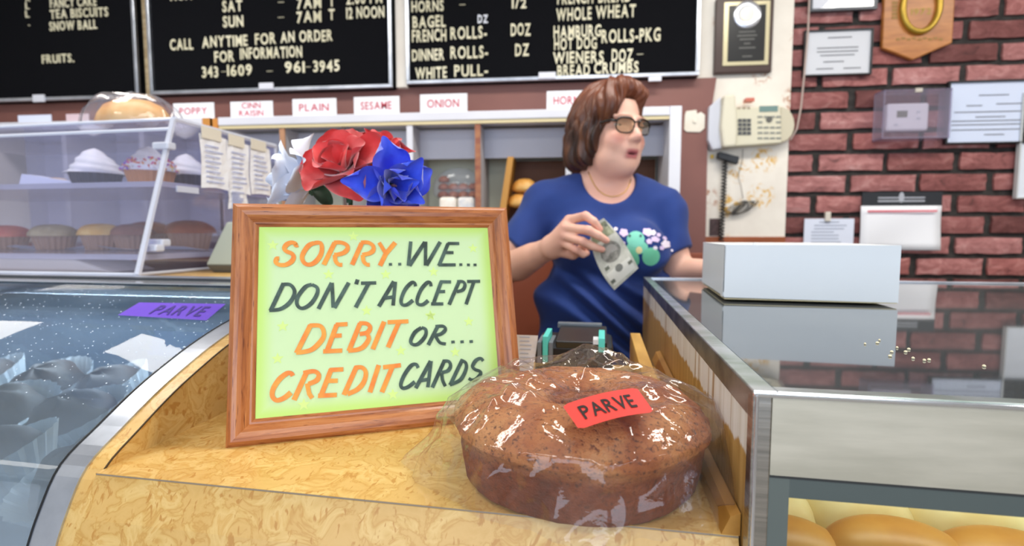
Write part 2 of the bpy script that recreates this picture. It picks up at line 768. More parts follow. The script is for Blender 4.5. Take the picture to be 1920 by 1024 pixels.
M_BRICK = brick_mat()
BW, BH, PITX, PITZ = .232, .062, .2585, .0812
variants = []
for k in range(8):
    mb = MB()
    nu, nv = 7, 4

    def fr_(u, v, k=k):
        a = Vector(((u - .5) * BW, 0, (v - .5) * BH))
        edge = 1 if (u in (0, 1) or v in (0, 1)) else 0
        r = random.Random(int(u * 97) * 31 + int(v * 97) * 7 + k * 1313)
        return (a.x + r.uniform(-.0025, .0025), -.014 + edge * .004 + r.uniform(-.002, .002), a.z + r.uniform(-.0022, .0022))
    mb.grid(nu, nv, fr_)
    rim = [i * nv for i in range(nu)] + [(nu - 1) * nv + j for j in range(1, nv)] + [i * nv + nv - 1 for i in range(nu - 2, -1, -1)] + [j for j in range(nv - 2, 0, -1)]
    o = len(mb.v)
    for i in rim:
        q = mb.v[i]
        mb.v.append((q[0], .002, q[2]))
    n = len(rim)
    for i in range(n):
        mb.f.append((rim[i], rim[(i + 1) % n], o + (i + 1) % n, o + i))
    me = mesh_of(mb, 'brick')
    me.materials.append(M_BRICK)
    variants.append(me)
zb0 = at(1700, 304, YB).z           # centre of a known course
xA = at(1592, 304, YB).x            # centre of a brick in that course
for r in range(-8, 10):
    z = zb0 + r * PITZ
    xs = xA + (0 if r % 2 == 0 else PITX / 2 - .006)
    for c in range(-3, 7):
        x = xs + c * PITX
        if x + BW / 2 < bx0 - .02 or x > 3.1:
            continue
        b = bpy.data.objects.new('brick', variants[rnd.randrange(8)])
        COL.objects.link(b)
        b.parent = wall
        b.location = (x + rnd.uniform(-.003, .003), YB, z + rnd.uniform(-.0015, .0015))
        b.rotation_euler = (0, rnd.uniform(-.006, .006), 0)


# papered pier beside the bricks
def paper_mat():
    t = NT('flowered_wallpaper')
    v = t.coords((1, 1, 1))
    base = t.ramp(t.noise(v, 5, 4), [(.3, 'e0d8cc'), (.6, 'efe9dd'), (.8, 'f3ece2')])
    vo = t.n('ShaderNodeTexVoronoi', Scale=6.5, Randomness=1.0)
    t.l(v, vo.inputs['Vector'])
    near = t.ramp(vo.outputs['Distance'], [(.26, (1, 1, 1, 1)), (.38, (0, 0, 0, 1))])
    fl = t.ramp(t.noise(v, 34, 3, .6, 1.0), [(.50, (0, 0, 0, 1)), (.6, (1, 1, 1, 1))])
    m = t.mix(1.0, near, fl, 'MULTIPLY')
    pick = t.n('ShaderNodeSeparateColor')
    t.l(vo.outputs['Color'], pick.inputs[0])
    cc = t.ramp(pick.outputs[0], [(.45, 'dcae52'), (.6, 'b8876a')])
    t.pbr(t.mix(m, base, cc), .6)
    return t.m


YP = 2.10
px0, px1 = at(0, 200, YP).x - .6, at(1479, 260, YP).x
zpb = at(1400, 444, YP).z
pap = struct('trim_1', MB().box((px0, YP, zpb), (px1, YB, ZC)), paper_mat())
struct('trim_2', MB().box((px0, YP - .005, zpb - .05), (px1 + .0, YB, zpb)), speck('orange_wood', '8d4a26', 'a85c33', 8, .5, (1, 1, 12)))
struct('trim_3', MB().box((px0, YP + .004, 0), (px1, YB, zpb - .05)), plain('7c4a36', .6))

# maroon board behind the bins and below the menus
YBR = 2.075
zt = at(1320, 146, YBR).z
xb1 = at(1336, 200, YBR).x
struct('trim_4', MB().prism([(px0, YBR, .3), (at(1327, 440, YBR).x, YBR, .3), (at(1327, 250, YBR).x, YBR, at(1327, 250, YBR).z), (xb1 + .012, YBR, zt), (px0, YBR, zt)], (0, YP - YBR, 0)),
       speck('maroon_board', '7c4f48', '85564d', 3, .5, bstr=.03))

# ------------------------------------------------------------------ menu boards
YM = 2.045
M_FELT = plain('08090e', .9, Specular__IOR__Level=.15)
M_LETTER = speck('cream_letter', 'd5cfae', 'efe9cb', 6, .5, bstr=0)
M_LETTERW = plain('e8ecf5', .5)


def menu_board(label, xa, xb, zbot, lines):
    t = Thing('menu_board', label, 'menu board', ((xa + xb) / 2, YM, zbot), group='letter boards over the shelf')
    ztop = zbot + .62
    w = .014
    t.part('felt_panel', MB().box((xa, YM - .004, zbot), (xb, YBR, ztop)), M_FELT)
    for a, b in (((xa, YM - .018, zbot), (xb, YM + .004, zbot + w)), ((xa, YM - .018, ztop - w), (xb, YM + .004, ztop)),
                 ((xa, YM - .018, zbot + w), (xa + w, YM + .004, ztop - w)), ((xb - w, YM - .018, zbot + w), (xb, YM + .004, ztop - w))):
        t.part('frame_rail', MB().box(a, b), M_ALU, bevel=.002)
    for (txt, pxa, pxb, yc, hp, *rest) in lines:
        m = rest[0] if rest else M_LETTER
        a = at(pxa, yc, YM - .006)
        b = at(pxb, yc, YM - .006)
        z = (at(pxa, yc, YM).z + at(pxb, yc, YM).z) / 2
        h = hp * YM / FPX
        adv = 0
        seq = []
        for ch in txt:
            if ch == ' ':
                adv += .34
                continue
            vs, fs, gw = glyph(ch, .022, .0)
            seq.append((ch, adv, gw))
            adv += gw + .13
        adv -= .13
        sx = (b.x - a.x) / adv if adv > 0 else h
        s = h / .7
        for ch, ad, gw in seq:
            vs, fs, _ = glyph(ch, .022, .0)
            mb = MB()
            ox = a.x + ad * sx
            jz = rnd.uniform(-.0012, .0012)
            front = [Vector((v.x * sx, -.0035, v.y * s - h / 2)) for v in vs]
            mb.add(front, fs)
            o = t.part('letter', MB().add([(ox + p.x, YM - .0085, z + p.z + jz) for p in front], fs), m)
            md = o.modifiers.new('thick', 'SOLIDIFY')
            md.thickness = .0035
            md.offset = 0
    return t


for xa_, xb_, zz_, nm in ((271, 284, 182, 'a'), (742, 762, 163, 'b')):
    struct('trim_5' if nm == 'a' else 'trim_6', MB().box((at(xa_, 100, YM).x, YM - .002 if nm == 'a' else YM + .004, at(xa_, zz_, YM).z), (at(xb_, 100, YM).x, YP, ZC)),
           speck('taped_joint', '8f7a58', 'b8a684', 12, .5, (1, 1, 4)) if nm == 'a' else pap.data.materials[0])


def clips(t, lst):
    for a, b, y0, y1 in lst:
        p, q = at(a, y0, YM - .02), at(b, y1, YM - .02)
        t.part('clip', MB().box((p.x, YM - .024, q.z), (q.x, YM - .016, p.z)), M_WHITE2, bevel=.001)


def zb(px, py):
    return at(px, py, YM - .018).z


x1a, x1b = at(-260, 190, YM).x, at(266, 185, YM).x
mb1 = menu_board('black letter board at far left, listing tea biscuits and snow ball', x1a, x1b, (zb(5, 192) + zb(262, 181)) / 2, [
    ('FANCY CAKE', 95, 182, 6, 17), ('TEA BISCUITS', 95, 204, 26, 17), ('SNOW BALL', 94, 183, 49, 17), ('FRUITS.', 80, 140, 111, 16),
    ('A', 49, 57, -2, 13), ('L', 49, 56, 13, 13), ('L', 49, 56, 28, 13), ('.', 54, 57, 45, 10)])
x2a, x2b = at(287, 178, YM).x, at(738, 158, YM).x
mb2 = menu_board('black letter board with opening hours and two phone numbers', x2a, x2b, (zb(290, 181) + zb(735, 159)) / 2, [
    ('MON', 320, 360, -8, 19), ('SAT', 418, 455, 13, 20), ('-', 522, 533, 5, 4), ('7AM', 557, 603, 7, 20), ('T', 617, 628, 4, 19), ('2:00 PM', 650, 717, -2, 20),
    ('SUN', 419, 457, 42, 20), ('-', 522, 533, 34, 4), ('7AM', 557, 603, 33, 20), ('T', 617, 628, 29, 19), ('12 NOON', 650, 721, 25, 20),
    ('CALL', 320, 363, 85, 20), ('ANYTIME', 380, 465, 79, 20), ('FOR', 479, 518, 74, 20), ('AN', 527, 553, 71, 19), ('ORDER', 562, 624, 69, 20),
    ('FOR', 403, 440, 107, 20), ('INFORMATION', 451, 567, 100, 20),
    ('343', 380, 410, 136, 20), ('-', 416, 425, 135, 4), ('1609', 427, 473, 133, 20), ('-', 501, 512, 134, 4), ('961', 535, 572, 127, 20), ('-', 574, 583, 126, 4), ('3945', 588, 637, 125, 20)])
x3a, x3b = at(764, 158, YM).x, at(1309, 135, YM).x
mb3 = menu_board('black letter board listing bagel, rolls and bread crumbs behind the woman', x3a, x3b, (zb(770, 160) + zb(1305, 138)) / 2, [
    ('HORNS', 772, 832, 13, 19), ('-', 862, 873, 10, 4), ('1/2', 960, 987, 8, 17),
    ('BAGEL', 774, 836, 42, 20), ('DZ', 896, 915, 37, 14, M_LETTERW),
    ('FRENCH', 773, 837, 68, 21), ('ROLLS-', 845, 913, 63, 21), ('DOZ', 958, 995, 57, 21),
    ('DINNER', 773, 833, 104, 20), ('ROLLS-', 845, 915, 99, 21), ('DZ', 966, 992, 95, 21),
    ('WHITE', 779, 838, 138, 20), ('PULL-', 852, 915, 133, 20),
    ('FRENCH', 1045, 1112, -2, 20), ('BREAD', 1122, 1183, -5, 20), ('WHOLE', 1043, 1109, 28, 21), ('WHEAT', 1117, 1192, 23, 21),
    ('HAMBURG', 1038, 1127, 60, 20), ('HOT DOG', 1039, 1119, 83, 20), ('ROLLS-PKG', 1128, 1238, 68, 22),
    ('WIENERS', 1037, 1132, 109, 20), ('DOZ', 1147, 1187, 105, 21), ('-', 1194, 1206, 102, 4),
    ('BREAD', 1045, 1106, 133, 19), ('CRUMBS', 1114, 1197, 128, 19)])

clips(mb1, [(62, 84, 178, 191)])
clips(mb2, [(486, 513, 156, 167)])
clips(mb3, [(1010, 1042, 136, 147), (1216, 1240, 144, 152)])

# ------------------------------------------------------------------ bins under the menus
YS = 1.83                            # front of the bins
xs0, xs1 = at(412, 240, YS).x, at(1277, 220, YS).x
ztop = (at(760, 214, YS).z + at(1200, 200, YS).z) / 2
zlip = (at(760, 240, YS).z + at(1200, 220, YS).z) / 2
zfl = at(980, 432, YS).z
t = Thing('bread_bin_shelf', 'white shelf unit of bread bins under the letter boards', 'shelf', ((xs0 + xs1) / 2, YS, zfl))
M_SHELF = speck('shelf_white', 'd6d8e2', 'e4e6ee', 2, .5, bstr=0)
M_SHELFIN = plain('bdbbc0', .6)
M_BEIGE = plain('d9cba0', .5)
M_EDGE = speck('worn_edge', '8a4a36', 'b07850', 14, .5, (1, 1, 3))
t.part('top_board', MB().box((xs0, YS - .01, zlip + .012), (xs1 - .04, YBR, ztop)), M_SHELF, bevel=.003)
t.part('edge_trim', MB().box((xs0, YS - .006, zlip), (xs1 - .04, YS + .004, zlip + .012)), M_BEIGE)
t.part('end_block', MB().box((xs0 - .02, YS - .012, zlip + .002), (xs0, YS + .02, ztop - .004)), plain('d08a3c', .5))
t.part('side_panel', MB().box((xs1 - .04, YS - .012, zfl - .02), (xs1, YBR, ztop)), M_SHELF, bevel=.002)
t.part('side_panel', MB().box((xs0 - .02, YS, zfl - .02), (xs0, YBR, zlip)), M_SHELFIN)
yb_ = 2.055
t.part('back_panel', MB().box((xs0, yb_, zfl), (xs1 - .04, YBR, zlip)), plain('c9cbb8', .6))
t.part('floor_board', MB().box((xs0, YS, zfl - .02), (xs1 - .04, YBR, zfl)), M_SHELF)
# an inner hanging board closes the upper half of each bin
zh = at(900, 297, 1.93).z
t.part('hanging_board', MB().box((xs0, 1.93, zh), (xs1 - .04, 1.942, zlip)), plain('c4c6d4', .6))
for px, w, m in ((531, .020, plain('b98a68', .6)), (645, .014, plain('5d4f4b', .6)), (769, .022, M_SHELF), (896, .020, M_EDGE), (1066, .02, M_SHELF)):
    x = at(px, 300, YS).x
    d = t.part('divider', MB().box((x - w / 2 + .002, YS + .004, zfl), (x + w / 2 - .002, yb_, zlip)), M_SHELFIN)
    t.part('edge_strip', MB().box((x - w / 2, YS - .002, zfl), (x + w / 2, YS + .004, zlip)), m, parent=d)
# left run of the same shelf, mostly behind the clear case
t = Thing('bread_bin_shelf', 'left run of the bread bins, behind the clear pastry case', 'shelf', (-1.6, YS, zfl))
xe = xs0 - .03
t.part('top_board', MB().box((-2.7, YS - .01, zlip + .012), (xe, YBR, ztop)), M_SHELF)
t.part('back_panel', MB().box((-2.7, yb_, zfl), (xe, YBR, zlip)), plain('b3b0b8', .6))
t.part('end_block', MB().box((xe - .03, YS - .013, zlip), (xe, YS + .01, ztop - .002)), plain('c98a3f', .5))
t.part('floor_board', MB().box((-2.7, YS, zfl - .02), (xe, YBR, zfl)), M_SHELF)
for x in (-2.3, -1.95, -1.62, -1.3):
    t.part('divider', MB().box((x - .01, YS, zfl), (x + .01, yb_, zlip)), M_SHELFIN)

# maroon base cabinet below the bins
t = Thing('base_cabinet', 'maroon base cabinet below the bread bins, behind the woman', 'cabinet', (-.3, YS, 0))
t.part('body', MB().box((-2.7, YS + .02, 0), (xs1, YBR, zfl - .02)), plain('8a4630', .5))
t.part('top_edge', MB().box((-2.7, YS, zfl - .045), (xs1, YBR - .01, zfl - .02)), plain('9b8f86', .5))
for x in (-1.1, -.55, 0.0):
    dr = t.part('door', MB().box((x + .01, YS + .005, .1), (x + .53, YS + .02, zfl - .08)), plain('8f4a32', .45), bevel=.003)
    t.part('handle', MB().tube([(x + .47, YS - .012, .8), (x + .47, YS - .012, .95)], .005), M_STEEL, parent=dr)

# name cards along the shelf edge
cards = [('POPPY', 326, 402, 195, 225, 1, 'white name card lettered POPPY'), ('CINN|RAISIN', 433, 512, 192, 222, 1, 'white name card lettered CINN RAISIN'),
         ('PLAIN', 549, 631, 187, 217, 1, 'white name card lettered PLAIN'), ('SESAME', 664, 749, 183, 213, 1, 'white name card lettered SESAME'),
         ('ONION', 788, 876, 178, 209, 1, 'white name card lettered ONION'), ('HORNS', 1025, 1110, 172, 203, 1, 'white name card lettered HORNS beside the woman\'s hair')]
for txt, a, b, y0, y1, _, lab in cards:
    Yc = YS + .012
    p, q = at(a, y1, Yc), at(b, y1, Yc)
    z1 = (at(a, y0, Yc).z + at(b, y0 - 4, Yc).z) / 2
    z0 = ztop
    t = Thing('name_card', lab + ', standing on the shelf edge', 'sign', (p.x, Yc, z0), group='red lettered name cards')
    t.part('card', MB().box((p.x, Yc, z0), (q.x, Yc + .003, z1)), M_PAPER)
    w = q.x - p.x
    rows = txt.split('|')
    if len(rows) == 1:
        mb = text_mb(rows[0], p.x + w * .15, z0 + (z1 - z0) * .3, (z1 - z0) * .42, y=Yc - .0008, width=w * .68, off=.01)
    else:
        mb = text_mb(rows[0], p.x + w * .27, z0 + (z1 - z0) * .58, (z1 - z0) * .34, y=Yc - .0008, width=w * .45, off=.01)
        m2 = text_mb(rows[1], p.x + w * .2, z0 + (z1 - z0) * .12, (z1 - z0) * .34, y=Yc - .0008, width=w * .58, off=.01)
        mb.add(m2.v, m2.f)
    t.part('lettering', mb, M_RED_PRINT)
for a, b, y0, y1, lab in ((34, 96, 211, 226, 'small blank bluish card left of the bagged bread, over the clear case'), (124, 166, 206, 222, 'blank pinkish card just left of the bagged bread')):
    Yc = YS + .012
    p, q = at(a, y1, Yc), at(b, y1, Yc)
    solo('name_card', MB().box((p.x, Yc, ztop), (q.x, Yc + .003, ztop + .032)), plain('dfe6fb' if a < 100 else 'd8c0c8', .7), lab, 'sign', (p.x, Yc, ztop))


# ------------------------------------------------------------------ breads in the bins
def bun_mb(c, rx, ry, rz, n=18, seed=0, flat=.35, rot=0):
    mb = MB()
    ph = random.Random(seed).random() * 6
    cr, sr = math.cos(rot), math.sin(rot)

    def f(u, v):
        a = u * 2 * PI
        b = -PI / 2 + v * PI
        zz = math.sin(b)
        k = 1 + .04 * math.sin(3 * a + ph) + .03 * math.sin(5 * a + 2 * ph + 3 * b)
        x = rx * math.cos(a) * math.cos(b) ** .8 * k
        y = ry * math.sin(a) * math.cos(b) ** .8 * k
        return (c[0] + x * cr - y * sr, c[1] + x * sr + y * cr, c[2] + (zz * rz if zz > 0 else zz * rz * flat) + rz * flat)
    return mb.grid(n, 9, f, cu=True)


M_CRUST = speck('golden_crust', 'b56d28', 'e0a550', 9, .45, bstr=.2, c3='ecc077')
M_CRUSTD = speck('dark_crust', '7d3c18', 'a95f2a', 14, .45, bstr=.2)
# slanted wooden tray with round breads, in the bin beside the woman
p0, p1 = at(938, 420, 1.90), at(1062, 420, 1.90)
t = Thing('bread_tray', 'dark wooden bread tray leaning in the bin left of the woman', 'tray', (p0.x, 1.9, zfl))
t.part('back_board', MB().box((p0.x + .02, 2.02, zfl), (xs1 - .05, 2.035, zh)), plain('5c3110', .6))
t.part('side_rail', MB().hexa([(p0.x - .012, 1.88, zfl), (p0.x + .012, 1.88, zfl), (p0.x + .012, 2.02, zfl), (p0.x - .012, 2.02, zfl),
                               (p0.x + .028, 1.90, zh + .0), (p0.x + .05, 1.90, zh + .0), (p0.x + .05, 2.02, zh), (p0.x + .028, 2.02, zh)]), plain('c38c3a', .5))
t.part('base_board', MB().box((p0.x + .02, 1.87, zfl), (xs1 - .05, 2.02, zfl + .008)), plain('7a4a1c', .6))
k = 0
for px, py, r, lab in ((984, 352, 34, 'round golden bread on top of the tray beside the woman'), (976, 380, 36, 'round golden bread at the front of the tray beside the woman'),
                       (1012, 374, 34, 'round golden bread nearest the woman\'s shoulder')):
    q = at(px, py, 1.93)
    solo('round_bread', bun_mb((q.x, 1.93, q.z - .02), r * .0014, .04, .040, seed=k), M_CRUST, lab, 'bread', (q.x, 1.93, q.z - .02), smooth=True)
    k += 1
# bag of brown rolls and wrapped packs in the next bin
q = at(858, 352, 1.95)
t = Thing('roll_bag', 'clear bag of small brown rolls in the bin right of the blue flower', 'bag', (q.x, 1.96, q.z - .04))
for i in range(9):
    t.part('roll', bun_mb((q.x - .06 + (i % 4) * .04, 1.965 + (i // 4) * .006, q.z - .038 + (i // 4) * .03), .023, .022, .02, 10, i), M_CRUSTD, smooth=True)
t.part('bag_film', bun_mb((q.x, 1.965, q.z - .05), .1, .045, .095, 20, 5), clear('bag_clear_far', haze=.1, rough=.08), smooth=True)
for i, (px, c, lab) in enumerate(((843, 'e9dfcf', 'white wrapped bread pack under the bag of brown rolls'), (877, 'cdd3dc', 'bluish wrapped pack beside the white one, under the brown rolls'))):
    q = at(px, 392, 1.90)
    solo('wrapped_pack', MB().box((q.x - .034, 1.87, zfl), (q.x + .03, 1.98, at(px, 370, 1.9).z)), speck('wrap%d' % i, c, 'fbf6ec', 30, .35), lab, 'bread', (q.x, 1.9, zfl), bevel=.012)

# ------------------------------------------------------------------ things on the right-hand wall
YW = YB - .02


def framed(label, a, b, y0, y1, bw=.010, fc='202428', pc='e9ecf4', lines=(), lit=None, thick=.018, name='framed_certificate', cat='picture frame'):
    """a frame with paper and glass; a..b, y0..y1 are its outer pixel edges"""
    Yf = YW - thick
    xl, xr = at(a, (y0 + y1) / 2, Yf).x, at(b, (y0 + y1) / 2, Yf).x
    zt_, zb_ = at((a + b) / 2, y0, Yf).z, at((a + b) / 2, y1, Yf).z
    t = Thing(name, label, cat, ((xl + xr) / 2, Yf, zb_))
    m = plain(fc, .35)
    for p, q in (((xl, Yf, zb_), (xr, YW, zb_ + bw)), ((xl, Yf, zt_ - bw), (xr, YW, zt_)), ((xl, Yf, zb_ + bw), (xl + bw, YW, zt_ - bw)), ((xr - bw, Yf, zb_ + bw), (xr, YW, zt_ - bw))):
        t.part('frame_rail', MB().box(p, q), m, bevel=.0015)
    t.part('paper', MB().box((xl + bw, Yf + .008, zb_ + bw), (xr - bw, YW, zt_ - bw)), plain(pc, .6))
    mb = MB()
    w, h = xr - xl, zt_ - zb_
    for u0, u1, v in lines:
        mb.box((xl + u0 * w, Yf + .0072, zb_ + v * h), (xl + u1 * w, Yf + .008, zb_ + v * h + .0035))
    if lines:
        t.part('printed_lines', mb, M_DARKPRINT)
    t.part('pane', MB().box((xl + bw, Yf + .003, zb_ + bw), (xr - bw, Yf + .0045, zt_ - bw)), clear('frame_glass', rough=.02), label='clear pane')
    return t


framed('thin black framed certificate, left of the horseshoe plaque', 1508, 1637, 54, 141, .006, lines=[(.35, .7, .82), (.2, .8, .6), (.2, .8, .52), (.25, .75, .44), (.3, .6, .3), (.2, .45, .15), (.6, .85, .15)], pc='dde0e6')
framed('grey framed certificate cut off by the top of the picture, above the thin black one', 1520, 1648, -70, 19, .011, fc='4b5058')
framed('large silver-edged licence certificate at the right edge, beside the thermostat', 1777, 1965, 149, 269, .007, lines=[(.32, .62, .76), (.2, .36, .60), (.5, .8, .62), (.08, .85, .5), (.3, .6, .42), (.06, .9, .36), (.06, .9, .30), (.06, .9, .22), (.4, .6, .14)], pc='d9e4fa')
framed('pale paper in a thin frame at the far right edge below the licence certificate', 1913, 2010, 172, 372, .006, fc='c5c9ca', pc='e6ecf6')

# horseshoe plaque
Yf = YW - .02
A = [at(1661, -60, Yf), at(1655, 90, Yf), at(1712, 112, Yf), at(1786, 80, Yf), at(1795, -60, Yf)]
zz0 = A[2].z
t = Thing('horseshoe_plaque', 'pointed wooden plaque with a brass horseshoe on the brick wall', 'plaque', (A[2].x, Yf, zz0))
t.part('board', MB().prism([(p.x, Yf, p.z) for p in (A[0], A[1], A[2], A[3], A[4])], (0, .02, 0)), speck('plaque_wood', 'a4642f', 'c07e40', 9, .35, (1, 1, 5)), bevel=.004)
c = at(1727, 18, Yf - .006)
mb = MB()
pts = []
for i in range(25):
    a = R_(-250 + i * 320 / 24)
    pts.append((c.x + .062 * math.sin(a) * (1 if True else 0), Yf - .008, c.z + .0 - .088 * math.cos(a)))
pts = [(c.x + .064 * math.sin(R_(-150 + 300 * i / 24)), Yf - .006, c.z + .01 - .09 * math.cos(R_(-150 + 300 * i / 24))) for i in range(25)]
t.part('horseshoe', mb.tube(pts, .011, 8), plain('b5963a', .35, .6), smooth=True)
t.part('year_lettering', text_mb('1972', at(1708, 28, Yf).x, at(1708, 28, Yf).z, .022, y=Yf - .001, width=.07, off=.01), plain('a08a3c', .5, .3))
mb = MB()
for i in range(5):
    p = at(1672, 8 + i * 7, Yf)
    mb.box((p.x, Yf - .001, p.z), (p.x + .02, Yf, p.z + .01))
for i in range(9):
    p = at(1680 + i * 10, 76 - (2 if i % 2 else 0), Yf)
    mb.box((p.x, Yf - .001, p.z), (p.x + .014, Yf, p.z + .008))
t.part('worn_engraving', mb, plain('96702f', .5), kind='stuff')

# dark walnut award plaque on the papered pier
Yf = YP - .022
xl, xr = at(1341, 70, Yf).x, at(1450, 70, Yf).x
zt_, zb_ = at(1395, -6, Yf).z, at(1395, 137, Yf).z
t = Thing('award_plaque', 'dark walnut award plaque with a round silver medal above the wall phone', 'plaque', ((xl + xr) / 2, Yf, zb_))
t.part('board', MB().box((xl, Yf, zb_), (xr, YP, zt_)), plain('43302b', .35), bevel=.006)
gx0, gx1 = at(1356, 70, Yf).x, at(1442, 70, Yf).x
gz1, gz0 = at(1395, 3, Yf).z, at(1395, 123, Yf).z
t.part('gold_border', MB().box((gx0, Yf - .003, gz0), (gx1, Yf, gz1)), plain('cfc6a2', .3, .5), bevel=.002)
t.part('black_plate', MB().box((gx0 + .017, Yf - .005, gz0 + .015), (gx1 - .016, Yf - .002, gz1 - .015)), plain('16181a', .3))
mc = at(1400, 29, Yf)
md_ = t.part('medal', MB().lathe([(0, .003), (.022, .004), (.036, .006), (.048, .006), (.052, .002), (.052, 0)], tuple(t.base), 28), plain('d9dde6', .25, .8), smooth=True)
md_.rotation_euler = (PI / 2, 0, 0)
md_.location = (mc.x - t.base.x, -.005, mc.z - t.base.z)
mdc = t.part('medal_centre', MB().disc((mc.x, Yf - .0115, mc.z), .026, .026, d=(0, .002, 0)), plain('efe8cf', .3, .3))
mb = MB()
for i, (u, h) in enumerate(((.5, 62), (.6, 69), (.45, 76), (.2, 84), (.5, 92), (.3, 108))):
    p = at(1400, h, Yf)
    mb.box((p.x - .06 * u, Yf - .0056, p.z), (p.x + .06 * u, Yf - .005, p.z + .006))
t.part('engraved_lines', mb, plain('5b5b58', .5))

# thermostat in its clear guard
Yf = YW - .03
xl, xr = at(1663, 220, Yf).x, at(1742, 220, Yf).x
z1, z0 = at(1700, 193, Yf).z, at(1700, 245, Yf).z
t = Thing('thermostat', 'white wall thermostat inside a clear plastic guard', 'thermostat', ((xl + xr) / 2, Yf, z0))
t.part('body', MB().box((xl, Yf, z0), (xr, YW, z1)), plain('eceaea', .4), bevel=.008)
s0 = at(1682, 208, Yf)
s1 = at(1701, 220, Yf)
t.part('screen', MB().box((s0.x, Yf - .001, s1.z), (s1.x, Yf + .001, s0.z)), plain('7d7f70', .3))
for px, py in ((1722, 210), (1722, 222), (1680, 234)):
    p = at(px, py, Yf)
    t.part('button', MB().box((p.x - .006, Yf - .002, p.z - .003), (p.x + .006, Yf + .001, p.z + .003)), plain('c9ccd2', .4))
gx0, gx1, gz1, gz0 = at(1646, 220, Yf).x, at(1772, 220, Yf).x, at(1710, 171, Yf).z, at(1710, 262, Yf).z
M_GUARD = clear('guard_plastic', 'f6f5fa', haze=.10, haze_col='c9c4d6', rough=.06)
g = MB().box((gx0, Yf - .03, gz0), (gx1, Yf - .027, gz1))
gd = t.part('guard', g, M_GUARD)
for a, b in (((gx0, Yf - .03, gz0), (gx0 + .006, YW, gz1)), ((gx1 - .006, Yf - .03, gz0), (gx1, YW, gz1)), ((gx0, Yf - .03, gz0), (gx1, YW, gz0 + .006)), ((gx0, Yf - .03, gz1 - .006), (gx1, YW, gz1))):
    t.part('guard_wall', MB().box(a, b), clear('guard_edge', 'f0eef6', haze=.3, haze_col='c9c4d6', rough=.1), parent=gd)
p = at(1712, 173, Yf)
t.part('lock', MB().box((p.x - .012, Yf - .034, p.z - .008), (p.x + .012, Yf - .02, p.z + .006)), plain('d8d2c8', .3, .5), parent=gd)

# calendar and clipped notice
Yf = YW - .006
a, b = at(1612, 425, Yf), at(1762, 425, Yf)
zt_, zm, zb_ = at(1690, 360, Yf).z, at(1690, 386, Yf).z, at(1690, 469, Yf).z
t = Thing('wall_calendar', 'wall calendar with a black header hanging above the white box', 'calendar', ((a.x + b.x) / 2, Yf, zb_))
t.part('header', MB().box((a.x + .004, Yf, zm), (b.x + .003, YW, zt_)), plain('23272e', .5))
p = at(1690, 374, Yf)
mb = MB().box((p.x - .085, Yf - .0006, p.z + .004), (p.x + .085, Yf, p.z + .009)).box((p.x - .085, Yf - .0006, p.z - .009), (p.x + .085, Yf, p.z - .003)).disc((p.x, Yf - .0005, p.z + .008), .01, .02)
t.part('header_print', mb, plain('aeb2bb', .5))
pg = t.part('page', MB().grid(9, 7, lambda u, v: (a.x + (b.x - a.x) * u, Yf - .004 - .008 * math.sin(u * 5 + v * 3) * v, zm + (zb_ - zm) * v)), M_PAPER, smooth=True)
md = pg.modifiers.new('thick', 'SOLIDIFY')
md.thickness = .004
mb = MB().box((a.x + .02, Yf - .0125, zm - .024), (b.x - .02, Yf - .011, zm - .017))
t.part('red_heading', mb, plain('dd6a78', .6))
a, b = at(1507, 450, Yf), at(1600, 450, Yf)
z1, z0 = at(1550, 410, Yf).z, at(1550, 490, Yf).z
t = Thing('notice', 'white typed notice held by a clip behind the white box', 'paper', ((a.x + b.x) / 2, Yf, z0))
t.part('sheet', MB().box((a.x, Yf, z0), (b.x, Yf + .002, z1)), plain('dde4f4', .7))
mb = MB()
for i, (u0, u1) in enumerate(((.3, .7), (.2, .85), (.2, .8), (.15, .6), (.15, .7), (.15, .7), (.15, .75))):
    mb.box((a.x + (b.x - a.x) * u0, Yf - .0006, z1 - .016 - i * .013), (a.x + (b.x - a.x) * u1, Yf, z1 - .012 - i * .013))
t.part('typed_lines', mb, plain('9aa3b5', .7))
p = at(1551, 406, Yf)
t.part('clip', MB().box((p.x - .01, Yf - .01, p.z - .02), (p.x + .01, Yf + .005, p.z + .018)), plain('d9d3c6', .3), bevel=.003)

# taped-over switch plate on the maroon board
Yf = YBR - .006
a, b = at(1283, 228, Yf), at(1322, 228, Yf)
z1, z0 = at(1302, 207, Yf).z, at(1302, 247, Yf).z
sx = a.x + .3 * (b.x - a.x)
t = Thing('switch_plate', 'white switch plate taped over, on the maroon board left of the phone', 'switch', ((a.x + b.x) / 2, Yf, z0))
w_ = b.x - a.x
h_ = z1 - z0
oc = [(.0, .12), (.12, 0), (.78, -.03), (1.0, .16), (1.0, .78), (.8, .93), (.62, .84), (.58, 1.03), (.08, .98), (.02, .8)]
t.part('plate', MB().prism([(a.x + u * w_, Yf, z0 + v * h_) for u, v in oc], (0, .006, 0)), speck('taped_plate', 'e0d8c6', 'f2ede2', 8, .5), bevel=.002)
t.part('toggle', MB().box((a.x + .42 * w_, Yf - .006, z0 + .4 * h_), (a.x + .56 * w_, Yf, z0 + .6 * h_)), plain('efe9da', .4), bevel=.002)

# ------------------------------------------------------------------ wall phone
Yf = YP - .05
M_PH = plain('d9d4bc', .4)
t = Thing('wall_phone', 'beige office wall phone with handset on the papered pier', 'phone', (at(1410, 270, Yf).x, Yf, at(1410, 277, Yf).z))


def P(x, y, Y=Yf):
    return at(x, y, Y)


